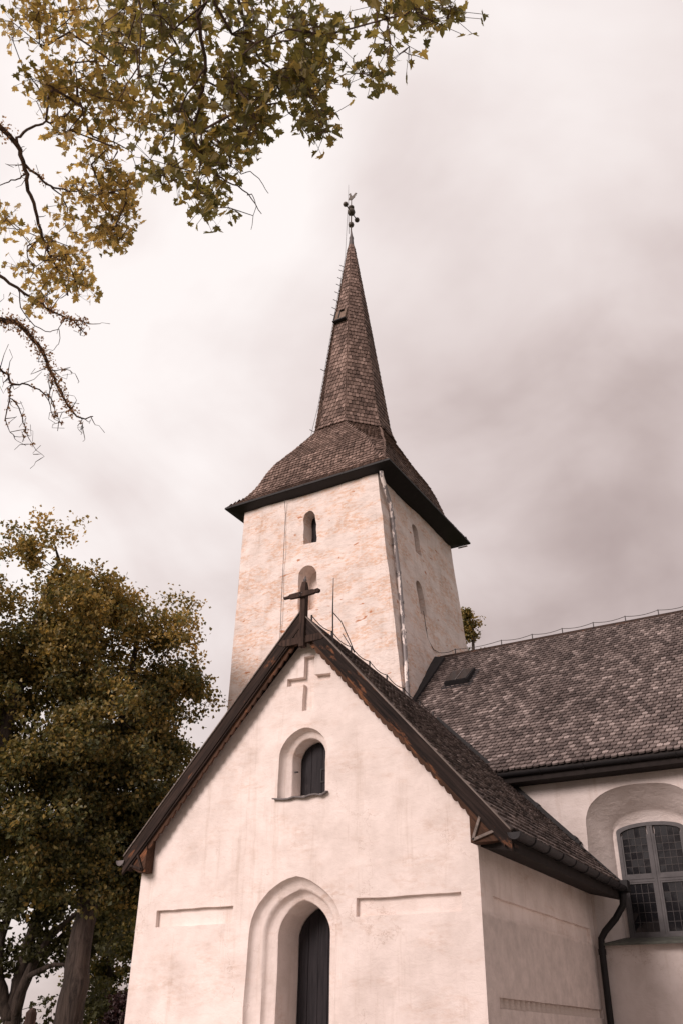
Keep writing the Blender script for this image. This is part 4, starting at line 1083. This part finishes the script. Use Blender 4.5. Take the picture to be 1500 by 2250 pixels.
# thinner many-stemmed tree farther back
H3 = 35.0
b3 = gpt(20, H3); fk = at_h(52, 2130, H3)
big_tree('maple_tree', 'thin many-stemmed tree seen under the crowns at lower left', 'tree',
         [b3, at_h(28, 2240, H3), fk, at_h(75, 2040, H3), at_h(120, 1930, H3)], .34, .12,
         blobs_px([(50, 1960, 90), (140, 1960, 80), (20, 2080, 60), (110, 2080, 60), (190, 2010, 60), (150, 2160, 45), (60, 2190, 40), (-60, 2050, 90), (210, 2090, 50), (180, 2200, 40)], H3),
         190, 70, .17, .50, M['leaf_dark'], 23, None, .1, 1.0,
         extra=[([at_h(28, 2235, H3), at_h(60, 2150, H3-.5), at_h(110, 2060, H3-.6), at_h(190, 1990, H3-.5)], .20, .06), ([fk, at_h(110, 2090, H3+.5), at_h(150, 2050, H3+.6), at_h(215, 2040, H3+1)], .15, .05),
                ([at_h(24, 2245, H3), at_h(-5, 2150, H3), at_h(10, 2040, H3+.4), at_h(45, 1930, H3+.5)], .24, .08), ([at_h(60, 2150, H3-.5), at_h(120, 2120, H3-1), at_h(190, 2130, H3-1)], .10, .03)])
big_tree('maple_tree', 'pale green tree behind the leaning trunk beside the porch wall', 'tree',
         [gpt(222, 40), at_h(225, 2230, 40), at_h(240, 2120, 40), at_h(255, 2000, 40)], .22, .06,
         blobs_px([(255, 2010, 55), (275, 2090, 45), (240, 2160, 60), (285, 2180, 40), (220, 2060, 45), (280, 1950, 40)], 40),
         130, 90, .18, .5, M['leaf_far'], 24, None, .0, .75)
big_tree('purple_shrub', 'dark reddish shrub low against the porch corner', 'shrub',
         [gpt(268, 31), at_h(266, 2262, 31), at_h(264, 2235, 31)], .06, .02,
         blobs_px([(262, 2235, 26), (272, 2215, 20), (255, 2255, 25)], 31), 30, 120, .11, .28, M['leaf_red'], 25)
big_tree('maple_tree', 'small tree top showing behind the right edge of the tower', 'tree',
         [gpt(1050, 44), at_h(1045, 1900, 44), at_h(1040, 1500, 44), at_h(1036, 1360, 44)], .3, .03,
         blobs_px([(1033, 1342, 18), (1042, 1372, 22), (1026, 1395, 24), (1045, 1410, 26), (1035, 1450, 40), (1055, 1500, 55), (1020, 1550, 60)], 44), 210, 130, .15, .38, M['leaf_far'], 26, None, .0, .8)
pb = gpt(66, 17)
post = link('wooden_post', MB().prism([(pb.x-.06, pb.y-.06, GZ), (pb.x+.06, pb.y-.06, GZ), (pb.x+.06, pb.y+.06, GZ), (pb.x-.06, pb.y+.06, GZ)], (0, 0, 1.95)).add(
    [(pb.x-.06, pb.y-.06, GZ+1.95), (pb.x+.06, pb.y-.06, GZ+1.95), (pb.x+.06, pb.y+.06, GZ+1.95), (pb.x-.06, pb.y+.06, GZ+1.95), (pb.x-.03, pb.y, GZ+2.02), (pb.x+.03, pb.y, GZ+2.02)],
    [(0, 1, 5, 4), (1, 2, 5), (2, 3, 4, 5), (3, 0, 4)]).build('tmp', M['tar_post'], None).data)
bpy.data.objects.remove(bpy.data.objects['tmp'])
post['label'] = 'dark weathered wooden post under the trees at lower left'; post['category'] = 'post'

# ---- the maple overhead: trunk outside the picture on the left, limbs hanging into the upper left
T = Tree(77); D1, D2 = 9.0, 6.6
tb = Vector((-9.3, 2.2, GZ))
maple = empty('maple_tree', tb, 'overhanging maple with lobed leaves and lichen-covered bare twigs in the upper left', 'tree')
trunk = T.chain(T.smooth([tb, (-9.2, 2.3, 0.5), (-9.0, 2.5, 3), (-8.8, 2.6, 5.5), (-8.6, 2.8, 8), (-8.3, 2.9, 10.5)], 5, .02), .33, .14)
def near_node(p):
    A = np.array(T.P); return int(np.argmin(np.linalg.norm(A-np.array(p), axis=1)))
def limb(pts, r0, r1, parent=None, sub=4, wob=.02):
    P = [Vector(p) for p in pts]
    pa = near_node(P[0]) if parent is None else parent
    return T.chain(T.smooth(P, sub, wob)[1:] if parent is None else T.smooth(P, sub, wob), r0, r1, pa)
px_ = lambda L_, d: [at_d(u, v, d+dd) for (u, v, *e) in L_ for dd in [e[0] if e else 0]]
# off-frame main limbs
limb([(-8.8, 2.6, 5.2), (-6.9, 2.1, 6.6), (-4.6, 1.7, 7.2), (-2.9, 1.8, 7.1), (-1.6, 2.2, 7.2), (-.7, 2.6, 7.4)], .12, .035)
limb([(-8.95, 2.55, 3.2), (-8.0, 3.3, 4.6), at_d(-130, 230, D1), at_d(-40, 262, D1)], .085, .05)
limb([(-8.95, 2.55, 2.8), (-7.9, 3.7, 4.2), at_d(-140, 560, D1), at_d(-20, 598, D1)], .06, .03)
limb([(-8.98, 2.5, 2.2), (-7.8, 4.0, 3.6), at_d(-140, 690, D1), at_d(-20, 697, D1)], .07, .04)
limb([(-8.98, 2.5, 1.8), (-7.7, 4.3, 3.0), at_d(-140, 770, D1), at_d(-20, 797, D1)], .05, .026)
bare = []
def vis(L_, d, r0, r1, wob=.007, frm=None):
    ids = limb(px_(L_, d), r0*.68, r1*.68, None if frm is None else near_node(frm), 4, wob); return ids
m1 = vis([(-40, 262), (0, 278), (38, 318), (54, 364), (60, 405), (78, 460), (93, 520), (110, 560), (132, 600), (150, 650)], D1, .036, .010)
bare.append(vis([(54, 364), (85, 385), (112, 408), (150, 420), (178, 417), (190, 398)], D1, .018, .006))
vis([(55, 380), (45, 392), (20, 400), (-10, 415)], D1, .014, .006)
vis([(36, 312), (60, 285), (95, 272), (122, 263)], D1, .020, .012)
vis([(122, 263), (150, 250), (172, 200), (165, 150), (185, 120)], D1, .014, .005)
vis([(172, 200), (182, 240), (205, 300), (235, 308), (290, 335), (298, 380)], D1, .016, .004)
vis([(112, 408), (140, 440), (148, 480), (130, 510)], D1, .010, .004)
vis([(93, 520), (60, 555), (75, 590), (60, 630)], D1, .009, .004)
vis([(110, 560), (145, 585), (150, 640), (120, 660)], D1, .010, .004)
l2 = vis([(-20, 598), (0, 606), (48, 640), (80, 662), (128, 690), (163, 704), (205, 712)], D1, .026, .006); bare.append(l2)
bare.append(vis([(163, 704), (178, 722), (190, 733)], D1, .010, .004))
vis([(40, 632), (55, 690), (100, 728), (130, 722), (125, 760), (105, 770)], D1, .008, .003)
l3 = vis([(-20, 697), (10, 704), (42, 712), (68, 740), (95, 775), (112, 815), (128, 850), (150, 892), (178, 918), (205, 915)], D1, .042, .007); bare.append(l3)
bare.append(vis([(178, 918), (182, 940), (178, 955)], D1, .007, .003))
bare.append(vis([(112, 815), (140, 812), (165, 820)], D1, .008, .003))
bare.append(vis([(120, 830), (108, 870), (115, 910), (137, 930)], D1, .009, .003))
l4 = vis([(-20, 797), (0, 806), (20, 828), (28, 845), (62, 845), (108, 870), (122, 905), (135, 928)], D1, .020, .004); bare.append(l4)
bare.append(vis([(24, 838), (22, 875), (12, 920), (30, 955), (55, 960)], D1, .011, .003))
bare.append(vis([(22, 875), (42, 895), (55, 935), (65, 965), (98, 1003)], D1, .010, .003))
# near hanging stems with big dark leaves
s1 = vis([(430, -240), (438, -60), (440, 60), (452, 150), (440, 235), (428, 300), (462, 370), (500, 400), (545, 425), (575, 470)], D2, .022, .004)
vis([(545, 425), (560, 440), (552, 505)], D2, .006, .003); vis([(462, 350), (520, 372), (560, 385), (590, 425)], D2, .006, .003)
vis([(440, 60), (380, 120), (340, 200), (330, 260)], D2, .012, .004)
vis([(452, 150), (400, 230), (380, 330), (360, 400)], D2, .010, .004)
s2 = vis([(480, -200), (530, 20), (560, 110), (600, 165), (620, 225), (655, 268), (690, 318)], D2, .018, .004)
vis([(560, 110), (620, 90), (690, 70), (740, 80)], D2, .010, .004)
vis([(600, 165), (650, 150), (700, 200), (705, 270)], D2, .008, .003)
s3 = vis([(780, -200), (815, -30), (828, 50), (818, 105), (798, 160)], D2, .012, .003, frm=(-1.6, 2.2, 7.2))
vis([(828, 50), (870, 110), (900, 120), (935, 130)], D2, .006, .003)
vis([(860, -200), (890, -20), (905, 30), (960, 40), (1000, 15)], D2, .010, .003, frm=(-.7, 2.6, 7.4))
vis([(300, -200), (300, -20), (320, 80), (290, 170), (260, 220)], D2+.8, .016, .004)
vis([(180, -200), (190, -20), (130, 60), (90, 80), (30, 90)], D1, .012, .004)
vis([(60, -100), (100, 0), (90, 60), (105, 110)], D1, .010, .004)
# leafy sprays: (u, v, ru, rv, distance, tips, leaf size, yellow = glow on the left leaves put into tint)
sprays = [(420, 40, 150, 60, D2, 20, .066, .12), (330, 120, 90, 70, D2, 13, .066, .12), (560, 60, 140, 60, D2, 18, .066, .12), (690, 55, 60, 50, D2, 11, .066, .15),
          (450, 190, 105, 80, D2, 17, .066, .15), (560, 180, 70, 70, D2, 22, .066, .12), (680, 170, 40, 60, D2, 15, .066, .12), (690, 255, 36, 50, D2, 13, .066, .1), (655, 160, 50, 40, D2, 10, .066, .15),
          (500, 275, 85, 55, D2, 18, .066, .12), (555, 270, 40, 40, D2, 10, .066, .1), (480, 345, 55, 45, D2, 13, .066, .15), (370, 365, 45, 45, D2, 12, .066, .25), (465, 435, 45, 45, D2, 12, .066, .1), (400, 275, 60, 50, D2, 12, .066, .25),
          (880, 25, 55, 30, D2, 11, .066, .12), (960, 22, 40, 26, D2, 9, .066, .1), (865, 95, 40, 20, D2, 4, .066, .15), (805, 165, 32, 18, D2, 6, .066, .1), (830, 0, 30, 20, D2, 4, .066, .2),
          (270, 60, 60, 60, D2+.8, 14, .066, .3), (70, 60, 65, 45, D1, 12, .062, .75), (150, 50, 55, 50, D1, 10, .062, .7), (230, 110, 50, 60, D1, 14, .062, .6),
          (150, 185, 80, 55, D1, 22, .062, .6), (235, 215, 60, 60, D1, 20, .062, .55), (105, 200, 50, 40, D1, 10, .062, .65), (285, 260, 50, 50, D1, 16, .062, .6), (170, 285, 50, 30, D1, 8, .062, .75), (215, 345, 40, 40, D1, 8, .062, .8),
          (245, 400, 42, 40, D1, 15, .062, .7), (255, 470, 38, 55, D1, 20, .062, .65), (170, 440, 50, 45, D1, 12, .062, .75), (265, 530, 22, 22, D1, 6, .062, .6), (200, 520, 40, 30, D1, 6, .062, .75),
          (110, 545, 50, 30, D1, 8, .062, .8), (160, 590, 28, 38, D1, 11, .062, .75), (120, 605, 40, 30, D1, 6, .062, .85), (175, 630, 22, 22, D1, 6, .062, .7), (85, 655, 35, 18, D1, 7, .062, .7), (8, 490, 14, 30, D1, 4, .062, .8), (60, 580, 25, 25, D1, 3, .062, .85)]
LC = []; LS = []; LT = []; LP = []
for (u, v, ru, rv, d, nt_, sz, glow_tint) in sprays:
    for _ in range(max(2, round(nt_*(.78 if d == D2 else 1.0)))):
        while True:
            a_, b2 = T.rg.uniform(-1, 1), T.rg.uniform(-1, 1)
            if a_*a_+b2*b2 < 1: break
        p = at_d(u+a_*ru, v+b2*rv, d+T.rg.uniform(-.55, .75))
        T.attach(p, .18, .25, .05)
        nl = T.rg.randint(7, 13)
        LC.append(np.array(p)+T.nrg.normal(size=(nl, 3))*.072); LS.append(np.full(nl, sz)); LP.append(np.repeat(np.array(p)[None], nl, 0)); LT.append(np.clip(T.nrg.normal(glow_tint, .16, nl), 0, 1))
# bare twiglets and lichen on the outer limbs
lich = []
for ids in bare+[m1]:
    for i in ids:
        p = T.P[i]
        if T.rg.random() < .40:
            d_ = Vector([T.rg.gauss(0, 1) for _ in range(3)]).normalized()*T.rg.uniform(.05, .22)
            bd = Vector([T.rg.gauss(0, .022) for _ in range(3)]); T.chain([p+d_*.3+bd*.5, p+d_*.65+bd, p+d_+bd*.6+Vector((0, 0, T.rg.uniform(-.03, .05)))], .004, .002, i)
            if T.rg.random() < .5:
                e_ = Vector([T.rg.gauss(0, 1) for _ in range(3)]).normalized()*.09
                T.chain([p+d_+e_], .0025, .002, len(T.P)-1)
        if T.rg.random() < .2: lich.append((p, T.fix[i]))
for ids in (l3[3:30], l2[12:22], m1[:6]):
    for i in ids:
        for _ in range(3): lich.append((T.P[i], T.fix[i]+.012))
T.radii(.0035)
link('trunk', T.wood_mesh('trunk', M['bark_near'], 8), maple)
lc = np.concatenate([np.array(p)+T.nrg.normal(size=(9, 3))*(r*.9+.006) for p, r in lich])
V, F = quad_leaves(lc, .026, T.nrg, .1)
lo = link('lichen', mesh_arrays('lichen', V, F, M['lichen'], False, np.repeat(T.nrg.random(len(lc)), 4)), maple, (0, 0, 0), 'stuff')
LC = np.concatenate(LC); LS = np.concatenate(LS); LT = np.concatenate(LT)
V, k = maple_leaves(LC, LS, T.nrg)
near = np.argsort(np.linalg.norm(LC-np.array((-1.2, 3.0, 5.6)), axis=1))
near = [i for i in near if np.linalg.norm(LC[i]) < 7.3][:300]
sel = set(int(i) for i in near)
rest = np.array([i for i in range(len(LC)) if i not in sel])
Vr = V[rest].reshape(-1, 3); nf = len(rest)
Fr = [tuple(range(i*2*k, i*2*k+k)) for i in range(nf)]+[tuple(range(i*2*k+k, i*2*k+2*k))[::-1] for i in range(nf)]
# weld the two halves into one leaf along the midrib
def weld(nv_, F_):
    out = []
    for f in F_:
        g = []
        for j in f:
            l_ = j % (2*k); g.append(j-k if l_ in (k, 2*k-1) else j)
        out.append(tuple(g))
    return out
# leaf stalks from the twig tip to each blade
LP = np.concatenate(LP); B0 = V[:, 0]; dv = LP-B0; sd_ = np.cross(dv, np.array((.3, .5, .8))); sd_ /= np.linalg.norm(sd_, axis=1)[:, None]+1e-9; sd_ *= .0018
SV = np.stack([B0-sd_, B0+sd_, LP+sd_, LP-sd_], 1).reshape(-1, 3)
link('leaf_stalks', mesh_arrays('leaf_stalks', SV, np.arange(len(SV)).reshape(-1, 4), M['bark_near']), maple, (0, 0, 0), 'stuff')
crown = link('crown', mesh_arrays('crown', Vr, weld(0, Fr), M['leaf_maple'], False, np.repeat(LT[rest], 2*k)), maple, (0, 0, 0), 'stuff')
for i in near:
    c = LC[i]; me = mesh_arrays('leaf', V[i]-c, weld(0, [tuple(range(k)), tuple(range(k, 2*k))[::-1]]), M['leaf_maple'], False, np.full(2*k, LT[i]))
    link('leaf', me, crown, tuple(c))
# ---- everything above was measured from eye height: stand it on the ground plane z = 0
for o in list(col.objects):
    if o.parent is None and o not in (cam, sun): o.location.z += EYE
